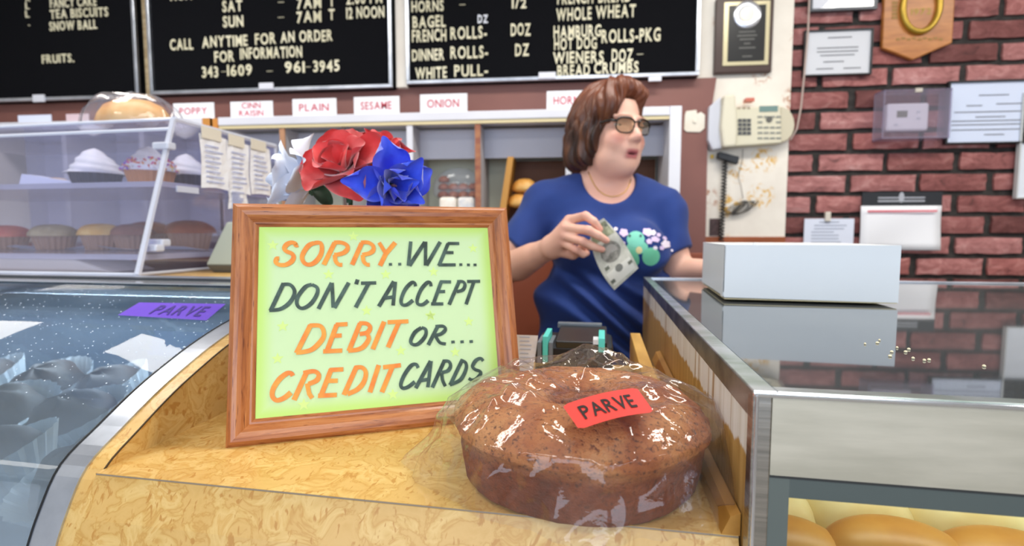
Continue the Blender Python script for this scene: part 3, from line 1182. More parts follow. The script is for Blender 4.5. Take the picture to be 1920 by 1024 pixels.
o = [P(1372, 204), P(1485, 195), P(1490, 220), P(1492, 268), P(1372, 276)]
t.part('body', MB().prism([(p.x, Yf, p.z) for p in [P(1368, 203), P(1464, 197), P(1466, 268), P(1368, 275)]], (0, .05, 0)), M_PH, bevel=.005)
sp = [P(1466, 198)] + [P(1466 + 27 * math.sin(k * PI / 10), 232 - 34 * math.cos(k * PI / 10)) for k in range(11)] + [P(1466, 268)]
t.part('speaker_wing', MB().prism([(p.x, Yf + .012, p.z) for p in sp[1:-1]], (0, .035, 0)), plain('cbc4ac', .5), bevel=.004)
hs = t.part('handset', MB().prism([(p.x, Yf - .03, p.z) for p in [P(1353, 182), P(1375, 180), P(1378, 250), P(1376, 277), P(1352, 279), P(1348, 240)]], (0, .045, 0)), plain('ddd8c2', .4), bevel=.009)
t.part('cradle', MB().prism([(p.x, Yf + .0, p.z) for p in [P(1330, 200), P(1352, 180), P(1356, 278), P(1336, 281), P(1328, 262)]], (0, .05, 0)), plain('cfd2dc', .4), bevel=.006)
d0, d1 = P(1424, 199), P(1458, 209)
t.part('display', MB().box((d0.x, Yf - .002, d1.z), (d1.x, Yf + .002, d0.z)), plain('6f8c88', .25))
for r in range(4):
    for c_ in range(3):
        p = P(1387 + c_ * 8.5, 226 + r * 8)
        t.part('key', MB().box((p.x - .0066, Yf - .004, p.z - .0055), (p.x + .0066, Yf + .001, p.z + .0055)), plain('4a4c4f', .5))
for r in range(5):
    for c_ in range(4):
        if r == 1 and c_ in (1, 2):
            continue
        p = P(1425 + c_ * 11.5, 219 + r * 10)
        t.part('key', MB().box((p.x - .0085, Yf - .003, p.z - .003), (p.x + .0085, Yf + .001, p.z + .003)), plain('8e9088', .5))
p = P(1442, 224)
t.part('dial_pad', MB().disc((p.x, Yf - .004, p.z), .011, .011, d=(0, .005, 0)), plain('5d5d58', .5))
mb = MB()
for i in range(3):
    p = P(1386 + i * 9, 203)
    mb.box((p.x - .006, Yf - .001, p.z - .003), (p.x + .005, Yf, p.z + .003))
t.part('small_marks', mb, plain('9d8e74', .5))
lp = t.part('message_lamp', MB().box((P(1399, 183).x, Yf, P(1399, 190).z), (P(1415, 183).x, Yf + .03, P(1415, 183).z)), plain('c9705c', .4))
# coiled handset cord
mb = MB()
pts = []
a, b = P(1360, 290, YP - .03), P(1352, 452, YP - .03)
for i in range(260):
    u = i / 259
    q = a.lerp(b, u)
    th = u * 2 * PI * 26
    pts.append((q.x + .008 * math.cos(th), q.y + .008 * math.sin(th), q.z))
t.part('coiled_cord', mb.tube(pts, .0032, 5), M_BLACK, smooth=True)
p, q = P(1346, 290, YP - .03), P(1384, 302, YP - .03)
t.part('cord_plug', MB().prism([(p.x, YP - .045, p.z + .01), (q.x, YP - .045, q.z + .015), (q.x - .004, YP - .045, q.z - .014), (p.x - .002, YP - .045, p.z - .014)], (0, .03, 0)), plain('23282e', .5), bevel=.003)
wr = [P(1393, 280, YP - .01), P(1392, 300, YP - .01), P(1384, 330, YP - .01), P(1390, 350, YP - .01), P(1393, 372, YP - .01)]
t.part('thin_wire', MB().tube(wr, .0014, 5), plain('8f8c86', .5))
# bundled dark flex hanging against the paper
mb = MB()
c = P(1388, 390, YP - .014)
r2 = random.Random(5)
pts = []
for i in range(150):
    u = i / 149
    th = u * 2 * PI * 11
    L = .055 * (.5 + .5 * r2.random())
    pts.append((c.x + math.cos(th) * L * .9 + .02 * math.sin(u * 9), c.y - .006 * math.sin(th * 1.7), c.z + math.cos(th) * L * .45 + math.sin(th) * .016))
tag(t.o)
solo('flex_bundle', mb.tube(pts, .0013, 4), plain('4c4a48', .6), 'tangled bundle of thin dark flex under the wall phone', 'cable', tuple(c))
# thin cream wire hanging down past the certificate
pts = [at(1518, -20, YW - .03), at(1515, 60, YW - .03), at(1508, 140, YW - .03), at(1502, 200, YW - .03), at(1494, 242, YW - .03), at(1482, 262, YP - .03)]
solo('thin_cable', MB().tube(pts, .0035, 6), plain('b9a79e', .5), 'thin cream cable hanging down from above the certificate to the phone', 'cable', tuple(pts[-1]), smooth=True)
# yellow push pin and little dark card at the foot of the paper
p = at(1334, 297, YP - .004)
solo('push_pin', MB().lathe([(0, .012), (.006, .012), (.007, .009), (.004, .006), (.007, .0)], (p.x, YP - .012, p.z), 12), plain('e8c23c', .4), 'tiny yellow push pin in the paper below the phone', 'pin', tuple(p), smooth=True)
p, q = at(1331, 410, YP - .004), at(1350, 442, YP - .004)
solo('dark_card', MB().box((p.x, YP - .005, q.z), (q.x, YP, p.z)), speck('dark_card_print', '3a2a2a', '5a4444', 60, .6), 'small dark printed card at the foot of the papered pier', 'card', tuple(p))
# ceiling fixtures above the shop
for i, (lx, ly, _p) in enumerate(LAMPS):
    t = Thing('ceiling_light', 'fluorescent ceiling fixture above the shop, out of the picture', 'ceiling light', (lx, ly, ZC - .06), group='fluorescent ceiling fixtures out of the picture')
    t.part('housing', MB().box((lx - .6, ly - .17, ZC - .045), (lx + .6, ly + .17, ZC)), plain('dcdcd8', .5))
# ================================================================== COUNTERS (turned frame)
ZL = CZ - .22                        # top of the low ledge
XI = -.459                           # inner face of the curved end panel
XRt = .089
YL0, YL1 = .379, .86
CT = CA                              # rotation of the frame


def seg(a, b, t):
    return a + (b - a) * t


# low ledge between the two cases
t = Thing('counter_ledge', 'burl-patterned low counter ledge carrying the framed sign and the cake', 'counter', (-.2, YL0, 0), CT)
t.part('ledge_top', MB().box((XI, YL0, ZL - .025), (XRt + .012, YL1, ZL)), M_BURL)
fpts = [(YL0 + .0006, ZL - .0012), (.3625, .9955), (.3485, .962), (.3265, .90), (.3185, .85), (.3145, .75), (.3115, .55), (.3115, 0), (.40, 0), (.40, ZL - .0012)]
t.part('front_panel', MB().prism([(XI + .0002, a, b) for a, b in fpts], (XRt + .0118 - XI, 0, 0)), M_BURL)
t.part('edge_seam', MB().box((XI + .001, YL0 - .0004, ZL - .0016), (XRt + .012, YL0 + .0010, ZL - .0004)), plain('a79a8a', .3, .4))
t.part('back_panel', MB().box((XI, YL1 - .02, 0), (XRt, YL1, ZL - .025)), M_BURL)
t.part('side_strip', MB().prism([(XRt, YL0, ZL), (XRt + .013, YL0, ZL), (XRt + .013, YL0, ZL + .017), (XRt + .006, YL0, ZL + .014)], (0, YL1 - YL0 + .05, 0)), speck('strip_wood', 'a3722f', 'bd8a40', 8, .4, (4, 1, 4)))
t.part('wooden_upright', MB().hexa([(.048, .50, ZL), (.064, .50, ZL), (.064, YL1, ZL), (.048, YL1, ZL), (.048, .50, ZL + .056), (.064, .50, ZL + .056), (.064, YL1, ZL + .056), (.048, YL1, ZL + .056)]),
       speck('upright_wood', 'b98a3c', 'd6a857', 8, .4, (4, 1, 4)), bevel=.001)

# ------------------------------------------------------------------ curved case on the left
prof = [(.315, .55), (.318, .75), (.322, .85), (.330, .90), (.352, .962), (.366, .9955), (.387, 1.030), (.425, 1.054), (.469, 1.0785), (.511, 1.097), (.55, 1.112), (.60, 1.127), (.66, 1.139), (.73, 1.149), (.80, 1.156), (.86, 1.160)]
XLc = -1.9


def smooth_prof(p, n=60):
    out = []
    P_ = [Vector((a, b)) for a, b in p]
    for i in range(len(P_) - 1):
        a, b, c, d = P_[max(i - 1, 0)], P_[i], P_[i + 1], P_[min(i + 2, len(P_) - 1)]
        for k in range(4):
            u = k / 4
            out.append(.5 * ((2 * b) + (-a + c) * u + (2 * a - 5 * b + 4 * c - d) * u * u + (-a + 3 * b - 3 * c + d) * u ** 3))
    out.append(P_[-1])
    return [(q.x, q.y) for q in out]


SP = smooth_prof(prof)


def strip(x0, x1, off=0., th=.003, lo=0, hi=None):
    mb = MB()
    pts = SP[lo:hi]
    n = len(pts)
    for (a, b) in pts:
        for x in (x0, x1):
            mb.v.append((x, a - off, b + off))
    for (a, b) in pts:
        for x in (x0, x1):
            mb.v.append((x, a - off + th, b + off - th))
    for i in range(n - 1):
        mb.f += [(2 * i, 2 * i + 1, 2 * i + 3, 2 * i + 2), (2 * n + 2 * i, 2 * n + 2 * i + 2, 2 * n + 2 * i + 3, 2 * n + 2 * i + 1),
                 (2 * i, 2 * i + 2, 2 * n + 2 * i + 2, 2 * n + 2 * i), (2 * i + 1, 2 * n + 2 * i + 1, 2 * n + 2 * i + 3, 2 * i + 3)]
    mb.f += [(0, 2 * n, 2 * n + 1, 1), (2 * n - 2, 2 * n - 1, 4 * n - 1, 4 * n - 2)]
    return mb


t = Thing('curved_display_case', 'curved glass bakery case at left with burl end panel and metal edge', 'display case', (XLc / 2, .5, 0), CT)
ep = MB().prism([(XI - .018, a, b) for a, b in SP] + [(XI - .018, .98, 1.160), (XI - .018, .98, 0), (XI - .018, .318, 0)], (.018, 0, 0))
t.part('end_panel', ep, M_BURL)
t.part('inner_edge_line', strip(XI - .0004, XI + .0006, .0002, .0012, 24, None), plain('4a3a24', .5))
t.part('metal_strip', strip(XI - .046, XI - .018, .0015, .004), M_ALU, smooth=False)
t.part('black_seal', strip(XI - .0475, XI - .046, .0022, .005), M_BLACK)
M_CASEGL = clear('case_glass', 'e4eef4', ior=1.45, rough=.012, haze=.10, haze_col='9fb8d6', alpha_noise=7, add=.0)  # bluish haze mixed into the colour stands in for the window's reflection
gl = t.part('curved_glass', strip(XLc, XI - .0475, 0, .005), M_CASEGL, smooth=True)
t.part('top_rail', MB().box((XLc, .852, 1.148), (XI, .872, 1.1645)), plain('2b3138', .35), bevel=.002)
t.part('rail_lip', MB().box((XLc, .872, 1.150), (XI, .90, 1.1655)), M_ALU, bevel=.001)
t.part('glass_lip', MB().box((XLc, .80, 1.1585), (XI - .04, .852, 1.1605)), plain('c4c8ce', .15, .6))
ZT = 1.162
t.part('counter_top', MB().box((XLc, .90, ZT - .03), (XI, 1.58, ZT)), M_BURL, bevel=.002)
t.part('case_body', MB().box((XLc, .335, 0), (XI - .046, 1.58, .70)), plain('8b8f93', .5))
t.part('rear_wall', MB().box((XLc, .93, .70), (XI - .046, .95, 1.13)), plain('5d6a78', .4))
t.part('deck', MB().box((XLc, .36, .888), (XI - .046, .93, .900)), plain('8ea4b4', .35, .3))
cl2 = area('case_lamp_or_fill', (0, 0, 0), (0, 0, 0), 1.2, .03, 7.0, (.85, .93, 1.0))  # fill light added to brighten the dim cakes, not a known lamp
cl2.location = Matrix.Rotation(CT, 3, 'Z') @ Vector((-1.12, .84, 1.128))
cl2.rotation_euler = (R_(-25), 0, CT)
t.part('case_lamp_or_fill_tube', MB().box((XLc + .1, .83, 1.132), (XI - .1, .85, 1.142)), plain('e0e4ea', .5))  # made-up tube body to go with the added fill light
# dust specks on the glass
mb = MB()
r2 = random.Random(11)
def prof_at(s):
    k = s * (len(SP) - 1)
    i = min(int(k), len(SP) - 2)
    u = k - i
    return (seg(SP[i][0], SP[i + 1][0], u), seg(SP[i][1], SP[i + 1][1], u))
for i in range(900):
    x = r2.uniform(-1.35, -.51)
    a, b = prof_at(r2.uniform(.5, .88))
    s = r2.uniform(.0003, .0009)
    mb.add([(x - s, a - .0006, b + .0006 - s * .3), (x + s, a - .0006, b + .0006 - s * .3), (x + s, a + s * 1.4 - .0006, b + .0006 + s * .6), (x - s, a + s * 1.4 - .0006, b + .0006 + s * .6)], [(0, 1, 2, 3)])
t.part('crumb_dust', mb, plain('dfe9f2', .8), kind='stuff')
# purple mirror-written sticker on the glass
lab = MB()
labq = [cz_(x, y, z) for x, y, z in ((222, 592, 1.137), (388, 603, 1.1335), (424, 574, 1.1435), (262, 569, 1.1475))]


def onglass(px, py):
    best = None
    for i in range(len(SP) - 1):
        (a0, b0), (a1, b1) = SP[i], SP[i + 1]
        if a0 < .35:
            continue
        r = ray(px, py)
        ry, rz = float(r @ _cy), float(r[2])
        # solve k*ry = y, CZ + k*rz = z on the segment
        dy, dz = a1 - a0, b1 - b0
        den = ry * dz - rz * dy
        if abs(den) < 1e-9:
            continue
        k = (a0 * dz - (b0 - CZ) * dy) / den
        y = k * ry
        if a0 - 1e-6 <= y <= a1 + 1e-6:
            best = Vector((k * float(r @ _cx), y, CZ + k * rz))
    return best


def glass_uv(u, v, off=.0025):
    a = Vector((222 + (388 - 222) * u, 594 + 10 * u, 0))
    b = Vector((262 + (424 - 262) * u, 570 + 3 * u, 0))
    q = a.lerp(b, v)
    p = onglass(q.x, q.y)
    return (p.x, p.y - off * .3, p.z + off)


stk = Thing('purple_sticker', 'purple sticker with black lettering stuck on the curved glass beside the sign', 'sticker', tuple(Vector(glass_uv(.5, .5))), CT)
stk.part('sheet', MB().grid(10, 4, lambda u, v: glass_uv(u, v)), plain('6a3fd0', .5))
mb = MB()
for k, (txt, x0, x1) in enumerate((('PARVE', .30, .88),)):
    tm = text_mb(txt, 0, 0, .7, width=1.0, off=.015)
    mb.add([glass_uv(x0 + (x1 - x0) * p[0], .2 + .62 * p[2] / .7 * .98, .0032) for p in tm.v], tm.f)
stk.part('lettering', mb, plain('3a2486', .6))

# ------------------------------------------------------------------ dark cakes in white paper cups inside the curved case
M_CHOC = speck('chocolate_cake', '2b2422', '4c3c34', 30, .6, bstr=.6, bdist=.004)
M_CUP = speck('paper_cup', 'dfe6ec', 'f3f5f6', 10, .6, bstr=0)


def cup_mb(r0, r1, h, n=28, z0=0.):
    mb = MB()
    m = n * 2

    def f(u, v):
        k = int(round(u * m)) % 2
        r = seg(r0, r1, v) + (.0018 if k else -.0012)
        return (r * math.cos(u * 2 * PI), r * math.sin(u * 2 * PI), z0 + h * v)
    mb.grid(m, 2, f, cu=True)
    return mb.disc((0, 0, z0 + .001), r0, r0, y=(0, 1, 0), n=m)


def dome_mb(r, h, z0, seed=0, n=22, rough=.05):
    mb = MB()
    ph = random.Random(seed)
    q = [ph.random() * 6 for _ in range(4)]

    def f(u, v):
        a = u * 2 * PI
        rr = r * math.cos(v * PI / 2) ** .75
        z = h * math.sin(v * PI / 2)
        w = 1 + rough * (math.sin(3 * a + q[0] + 4 * v) * .6 + math.sin(7 * a + q[1] + 9 * v) * .4)
        return (rr * w * math.cos(a), rr * w * math.sin(a), z0 + z * (1 + rough * math.sin(5 * a + q[2])))
    return mb.grid(n, 8, f, cu=True)


proto = None
spots = []
for row, y in enumerate((.50, .645, .79)):
    for c in range(7):
        spots.append((-.59 - c * .146 - (row % 2) * .06, y, row))
for i, (x, y, row) in enumerate(spots):
    lab_ = 'dark chocolate cake in a white fluted paper cup under the curved glass'
    if proto is None:
        t = Thing('chocolate_cupcake', lab_, 'cake', (x, y, .872), CT, group='chocolate cakes under the curved glass')
        o1 = t.part('paper_cup', cup_mb(.040, .069, .050), M_CUP)
        o2 = t.part('cake_dome', dome_mb(.052, .045, .030, 3, rough=.09), M_CHOC, smooth=True)
        for o in (o1, o2):
            o.data.transform(Matrix.Translation(t.base))
        proto = t.o
        r_ = proto
    else:
        r_ = copy_tree(proto)
    zz = .872 + row * .012
    r_.location = Matrix.Rotation(CT, 3, 'Z') @ Vector((x, y, .872 + (.0 if row == 0 else 0)))
    r_.rotation_euler = (R_(rnd.uniform(14, 34)) if i else R_(20), R_(rnd.uniform(-10, 10)), CT + rnd.uniform(-.6, .6))
    r_.location.z += .050
    r_.scale = (1.12, 1.12, 1.15)

# ------------------------------------------------------------------ clear pastry case on the counter behind
XS = -.955                           # its right side
Yb0, Yt0 = 1.055, 1.19
zb0_, zt0 = ZT + .002, 0
ct = cx_(325, 223, XS)
Yt0, zt0 = ct.y, ct.z
cb = cx_(516, 280, XS)
Yk, zt1 = cb.y, (cb.z + ct.z) / 2
cf = cx_(258, 521, XS)
Yb0 = cf.y
M_ACR = clear('clear_acrylic', 'f4f4fb', ior=1.46, rough=.03, haze=.05, haze_col='dcdcf0')
M_ACRE = clear('acrylic_edge', 'eef2fb', ior=1.5, rough=.12, haze=.62, haze_col='eef2fc')
XLa = -1.85
t = Thing('pastry_case', 'clear acrylic pastry case with two shelves on the left counter', 'display case', (XS - .4, Yb0, ZT), CT)
th = .005
t.part('front_panel', MB().hexa([(XLa, Yb0, ZT + .002), (XS, Yb0, ZT + .002), (XS, Yb0 + th, ZT + .002), (XLa, Yb0 + th, ZT + .002),
                                  (XLa, Yt0, zt0), (XS, Yt0, zt0), (XS, Yt0 + th, zt0), (XLa, Yt0 + th, zt0)]), M_ACR)
t.part('top_panel', MB().box((XLa, Yt0, zt0 - th), (XS, Yk, zt0)), M_ACR)
t.part('side_panel', MB().prism([(XS, Yb0, ZT + .002), (XS, Yk, ZT + .002), (XS, Yk, zt0), (XS, Yt0, zt0)], (-th, 0, 0)), M_ACR)
t.part('back_panel', MB().box((XLa, Yk - th, ZT + .002), (XS, Yk, zt0)), clear('acrylic_back', 'eef0fa', haze=.16, haze_col='ccd4ea', rough=.1))
t.part('floor_panel', MB().box((XLa, Yb0, ZT + .001), (XS, Yk, ZT + .005)), M_ACR)
e = .006
edges = [((XS, Yb0, ZT + .004), (XS, Yt0, zt0)), ((XLa, Yt0, zt0), (XS, Yt0, zt0)), ((XS, Yt0, zt0), (XS, Yk, zt0)), ((XS, Yk, ZT + .004), (XS, Yk, zt0)),
         ((XLa, Yb0, ZT + .005), (XS, Yb0, ZT + .005)), ((XS, Yb0, ZT + .005), (XS, Yk, ZT + .005))]
for i, (a, b) in enumerate(edges):
    t.part('edge_bar', MB().tube([a, b], (.0065, .0065) if i in (0, 2) else (.004, .004), 6), M_ACRE)
u_ = lambda z: seg(Yb0, Yt0, (z - ZT) / (zt0 - ZT))
z_b = cy_(150, 249, seg(Yb0, Yt0, .9)).z
t.part('front_rail', MB().tube([(XLa, u_(z_b) - .004, z_b), (XS, u_(z_b) - .004, z_b)], .004, 6), M_ACRE)
zs1 = cy_(150, 358, 1.16).z
zs0 = cy_(150, 470, 1.12).z
t.part('shelf', MB().box((XLa, u_(zs1) + .012, zs1 - .012), (XS - .006, Yk - .01, zs1)), clear('shelf_acrylic', 'eef0fa', haze=.55, haze_col='e6e8f6', rough=.15))
t.part('shelf', MB().box((XLa, u_(zs0) + .012, zs0 - .012), (XS - .006, Yk - .01, zs0)), clear('shelf_acrylic_low', 'eef0fa', haze=.6, haze_col='eeeef8', rough=.15))
for px, py, X in ((310, 273, XS), (300, 455, XS), (288, 465, XS)):
    q = cx_(px, py, X + .004)
    t.part('hinge_clip', MB().box((q.x - .03, q.y - .006, q.z - .008), (q.x + .012, q.y + .018, q.z + .008)), M_ACRE, bevel=.004)
q0, q1 = cx_(332, 353, XS + .003), cx_(372, 353, XS + .003)
t.part('shelf_bracket', MB().box((XS, q0.y, q0.z - .008), (XS + .004, q1.y, q0.z + .006)), M_ACRE)
# taped-up notes on its side
for i, (x0, x1, yt, yb2, lab_) in enumerate(((375, 425, 250, 352, 'taped handwritten note nearest the front on the side of the clear case'),
                                       (426, 466, 264, 362, 'middle handwritten note taped on the side of the clear case'),
                                       (468, 506, 272, 364, 'rear handwritten note taped on the side of the clear case'),
                                       (427, 462, 352, 392, 'small lower note peeking below the middle taped note'))):
    Xn = XS + .003 - (.001 if i == 3 else 0)
    a, b = cx_(x0, (yt + yb2) / 2, Xn), cx_(x1, (yt + yb2) / 2, Xn)
    zt_, zb_ = cx_(x0, yt, Xn).z, cx_(x0, yb2, Xn).z
    n = Thing('taped_note', lab_, 'note', (Xn, a.y, zb_), CT)
    rs = random.Random(i)
    n.part('sheet', MB().grid(5, 6, lambda u, v: (Xn + .004 * math.sin(u * 4 + v * 3 + i) ** 2, seg(a.y, b.y, u), seg(zb_, zt_, v) + .004 * math.sin(u * 3))), M_PAPER)
    mb = MB()
    for k in range(8):
        z = seg(zb_, zt_, .12 + k * .095)
        mb.box((Xn + .0052, seg(a.y, b.y, .14), z), (Xn + .0058, seg(a.y, b.y, .14 + rs.uniform(.4, .72)), z + .0028))
    n.part('handwriting', mb, plain('aab4dc', .7))
    if i < 3:
        n.part('tape_strip', MB().box((Xn + .005, seg(a.y, b.y, .02), zt_ - .010), (Xn + .006, seg(a.y, b.y, .75), zt_ + .018)), plain('e4dfcf', .4))

# pastries in the clear case
M_FROST = speck('white_frosting', 'eef2ee', 'ffffff', 20, .5, bstr=.4, bdist=.003)
M_CUPD = plain('232a3c', .5)
M_CUPO = plain('c98a52', .5)


def cyc(px, py, Y):
    return cy_(px, py, Y)


def frost_mb(r, h, z0, n=30):
    mb = MB()

    def f(u, v):
        a = u * 2 * PI
        rr = r * (1 - v) ** .62 * (1 + .07 * math.sin(a * 2 + v * 22))
        return (rr * math.cos(a) + .004 * math.sin(v * 6), rr * math.sin(a), z0 + h * v)
    return mb.grid(n, 14, f, cu=True)


def cupcake(px, Y, r, hc, cupm, top, lab_, shelf, sprinkles=False, name='cupcake'):
    q = cyc(px, 340, Y)
    t = Thing(name, lab_, 'cupcake' if name == 'cupcake' else 'muffin', (q.x, Y, shelf), CT)

    def sh(mb):
        mb.v = [(v[0] + q.x, v[1] + Y, v[2] + shelf) for v in mb.v]
        return mb
    t.part('paper_cup', sh(cup_mb(r * .74, r * .98, hc, 22)), cupm)
    if top == 'frost':
        t.part('frosting', sh(frost_mb(r * 1.08, r * 1.15, hc - .004)), M_FROST, smooth=True)
    else:
        t.part('muffin_top', sh(dome_mb(r * 1.14, r * .62, hc - .005, int(px))), top, smooth=True)
    if sprinkles:
        cols = ['e4572e', 'f2a03d', 'e85f9a', '8a4fd0', 'f4d65a', 'f7f2ee']
        for i, c in enumerate(cols):
            mb = MB()
            rs = random.Random(i)
            for k in range(26):
                a = rs.random() * 6.28
                v = rs.uniform(.02, .5)
                rr = r * 1.08 * (1 - v) ** .62 + .002
                p = Vector((q.x + rr * math.cos(a), Y + rr * math.sin(a), shelf + hc - .003 + r * 1.1 * v))
                d = Vector((rs.uniform(-1, 1), rs.uniform(-1, 1), rs.uniform(-.5, 1))).normalized() * .005
                mb.tube([p - d, p + d], .0022, 5)
            t.part('sprinkles', mb, plain(c, .5), kind='stuff')
    return t


hs = zs1 + .001
cupcake(181, 1.20, .062, .052, M_CUPD, 'frost', 'dark cupcake with a tall white frosting peak in the middle of the upper shelf', hs)
cupcake(283, 1.17, .058, .05, M_CUPO, 'frost', 'orange-cup cupcake with white frosting and coloured sprinkles', hs, True)
cupcake(352, 1.30, .055, .055, M_CUPD, 'frost', 'dark cupcake with white frosting by the taped notes', hs)
lo = zs0 + .001
M_MUF = {k: speck('muffin_' + k, a, b, 18, .55, bstr=.5, bdist=.003) for k, a, b in
         (('grain', 'a4966c', 'd0c296'), ('corn', 'ecb44c', 'ffdc88'), ('bran', '8f5f4a', 'ad7c62'), ('choc', 'a05c36', 'c27a4c'), ('choc2', '95522e', 'b56c42'), ('berry', 'd0584a', 'ee8a6a'))}
M_CUPT = clear('fluted_cup', 'e9d9c8', haze=.6, haze_col='dab494', rough=.3)
cupcake(5, 1.16, .05, .04, M_CUPT, M_MUF['berry'], 'reddish muffin at the left edge of the lower shelf', lo, name='muffin')
cupcake(95, 1.15, .05, .042, M_CUPT, M_MUF['grain'], 'greenish-brown seeded muffin on the lower shelf', lo, name='muffin')
cupcake(185, 1.17, .048, .045, M_CUPT, M_MUF['corn'], 'yellow corn muffin on the lower shelf', lo, name='muffin')
cupcake(243, 1.20, .047, .045, M_CUPT, M_MUF['bran'], 'purplish-brown muffin between the corn muffin and the slanting edge', lo, name='muffin')
cupcake(272, 1.33, .055, .05, M_CUPT, M_MUF['choc'], 'reddish-brown muffin behind the slanting edge of the clear case', lo, name='muffin')
cupcake(352, 1.24, .055, .05, M_CUPT, M_MUF['choc2'], 'brown muffin in a fluted cup, rightmost on the lower shelf', lo, name='muffin')
# flat pastries and paper on the upper shelf
q = cyc(88, 345, 1.2)
for i, (dx, lab_) in enumerate(((-.045, 'flat glazed pastry left of the dark cupcake, farther from it'), (.02, 'flat glazed pastry right beside the dark cupcake'))):
    solo('flat_pastry', bun_mb((q.x + dx, 1.21, hs), .042, .035, .032, 18, i), speck('pastry%d' % i, 'c39a74', 'e8d8c4', 16, .5), lab_, 'pastry', (q.x + dx, 1.21, hs), CT, smooth=True)
solo('paper_sheet', MB().grid(14, 4, lambda u, v: (seg(-1.7, XS - .05, u), 1.135 + v * .03, zs0 + .002 + .012 * math.sin(u * 9) ** 2 * (1 - v))), M_PAPER, 'crinkled white paper lining the lower shelf edge', 'paper', (-1.3, 1.14, zs0), CT)
solo('paper_sheet', MB().prism([(-1.62, 1.17, hs), (-1.28, 1.17, hs), (-1.47, 1.17, hs + .03), (-1.6, 1.17, hs + .05)], (0, .05, 0)), plain('dfe6f8', .7), 'folded pale blue paper at the left end of the upper shelf', 'paper', (-1.5, 1.17, hs), CT)
# base tray
solo('pastry_tray', MB().prism([(XLa + .1, Yb0 + .03, ZT + .006), (XS - .1, Yb0 + .03, ZT + .006), (XS - .2, Yb0 + .03, ZT + .035), (XLa + .1, Yb0 + .03, ZT + .045)], (0, .12, 0)), plain('e4e0d4', .5), 'cream tray lying in the bottom of the clear case', 'tray', (-1.4, Yb0 + .03, ZT + .006), CT, bevel=.006)

# bagged loaf on top of the clear case
q = cy_(243, 205, 1.105)
t = Thing('bagged_loaf', 'golden loaf in a clear bag lying on top of the pastry case', 'bread', (q.x, 1.105, zt0), CT)
t.part('loaf', bun_mb((q.x + .008, 1.105, zt0 + .003), .100, .055, .060, 26, 4, .2), M_CRUST, smooth=True)
M_BAGF = clear('loaf_bag', haze=.10, rough=.05, add=.03, bump=.6, bscale=40)
mb = MB()
rs = random.Random(8)
ph = [rs.random() * 6 for _ in range(9)]


def fb(u, v):
    a = u * 2 * PI
    rx = .122 + .016 * math.sin(3 * a + ph[0]) + .008 * math.sin(11 * a + ph[1])
    w = math.cos(v * PI / 2) ** .55
    return (q.x + rx * w * math.cos(a), 1.105 + (.075 + .006 * math.sin(9 * a)) * w * math.sin(a), zt0 + .002 + (.082 + .007 * math.sin(5 * a + ph[2] + 6 * v)) * math.sin(v * PI / 2))


t.part('clear_bag', mb.grid(60, 12, fb, cu=True), M_BAGF, smooth=True)

# grey reader behind the sign
a = cy_(384, 519, 1.0)
gx, gz = cy_(386, 515, 1.03).x, ZT
t = Thing('scale_display', 'grey-green wedge-shaped machine half hidden behind the framed sign', 'machine', (gx + .08, 1.03, gz), CT)
zt_ = cy_(400, 416, 1.06).z
zm = cy_(400, 497, 1.03).z
t.part('housing', MB().hexa([(gx, 1.03, zm), (gx + .19, 1.03, zm), (gx + .19, 1.19, zm), (gx, 1.19, zm), (gx + .022, 1.075, zt_), (gx + .19, 1.075, zt_), (gx + .19, 1.17, zt_), (gx + .022, 1.17, zt_)]), plain('a3a898', .45), bevel=.004)
t.part('base', MB().hexa([(gx + .012, 1.04, gz), (gx + .18, 1.04, gz), (gx + .18, 1.18, gz), (gx + .012, 1.18, gz), (gx, 1.03, zm), (gx + .19, 1.03, zm), (gx + .19, 1.19, zm), (gx, 1.19, zm)]), plain('5c5a52', .5), bevel=.002)

# ------------------------------------------------------------------ right-hand case
XC0, YC0, YC1, ZC0 = .102, .360, 1.30, CZ - .1055
XC1 = 1.62
trim_h = .021


def worn_mat():
    t = NT('worn_side_panel')
    v = t.coords((1, 28, .6))
    f = t.noise(v, 3.0, 5, .6, .4)
    v2 = t.coords((1, 3, 3))
    g = t.noise(v2, 4, 4)
    c = t.ramp(f, [(.30, '7d5a3a'), (.38, 'a98e6e'), (.43, 'cfc9be'), (.60, 'dfdcd6'), (.72, 'b9a58a')])
    sp_ = t.n('ShaderNodeSeparateXYZ')
    t.l(t.coords((1, 1, 1)), sp_.inputs[0])
    # lower band is bare brown board, above a ragged line
    ad = t.n('ShaderNodeMath', _operation='MULTIPLY_ADD')
    ad.inputs[1].default_value = .03
    t.l(t.noise(t.coords((1, 9, 1)), 5, 4), ad.inputs[0])
    t.l(sp_.outputs['Z'], ad.inputs[2])
    m = t.ramp(ad.outputs[0], [(0, (1, 1, 1, 1)), (1, (0, 0, 0, 1))])
    m.node.color_ramp.elements[0].position = .0
    mr = t.n('ShaderNodeMapRange')
    mr.inputs['From Min'].default_value = CZ - .1055 - .052 + .015
    mr.inputs['From Max'].default_value = CZ - .1055 - .049 + .015
    mr.inputs['To Min'].default_value = 1
    mr.inputs['To Max'].default_value = 0
    t.l(ad.outputs[0], mr.inputs[0])
    low = t.ramp(f, [(.4, 'a07a3e'), (.6, 'bb9558')])
    c = t.mix(mr.outputs[0], c, low)
    t.pbr(c, .45, bump=f, bstr=.2, bdist=.001)
    return t.m


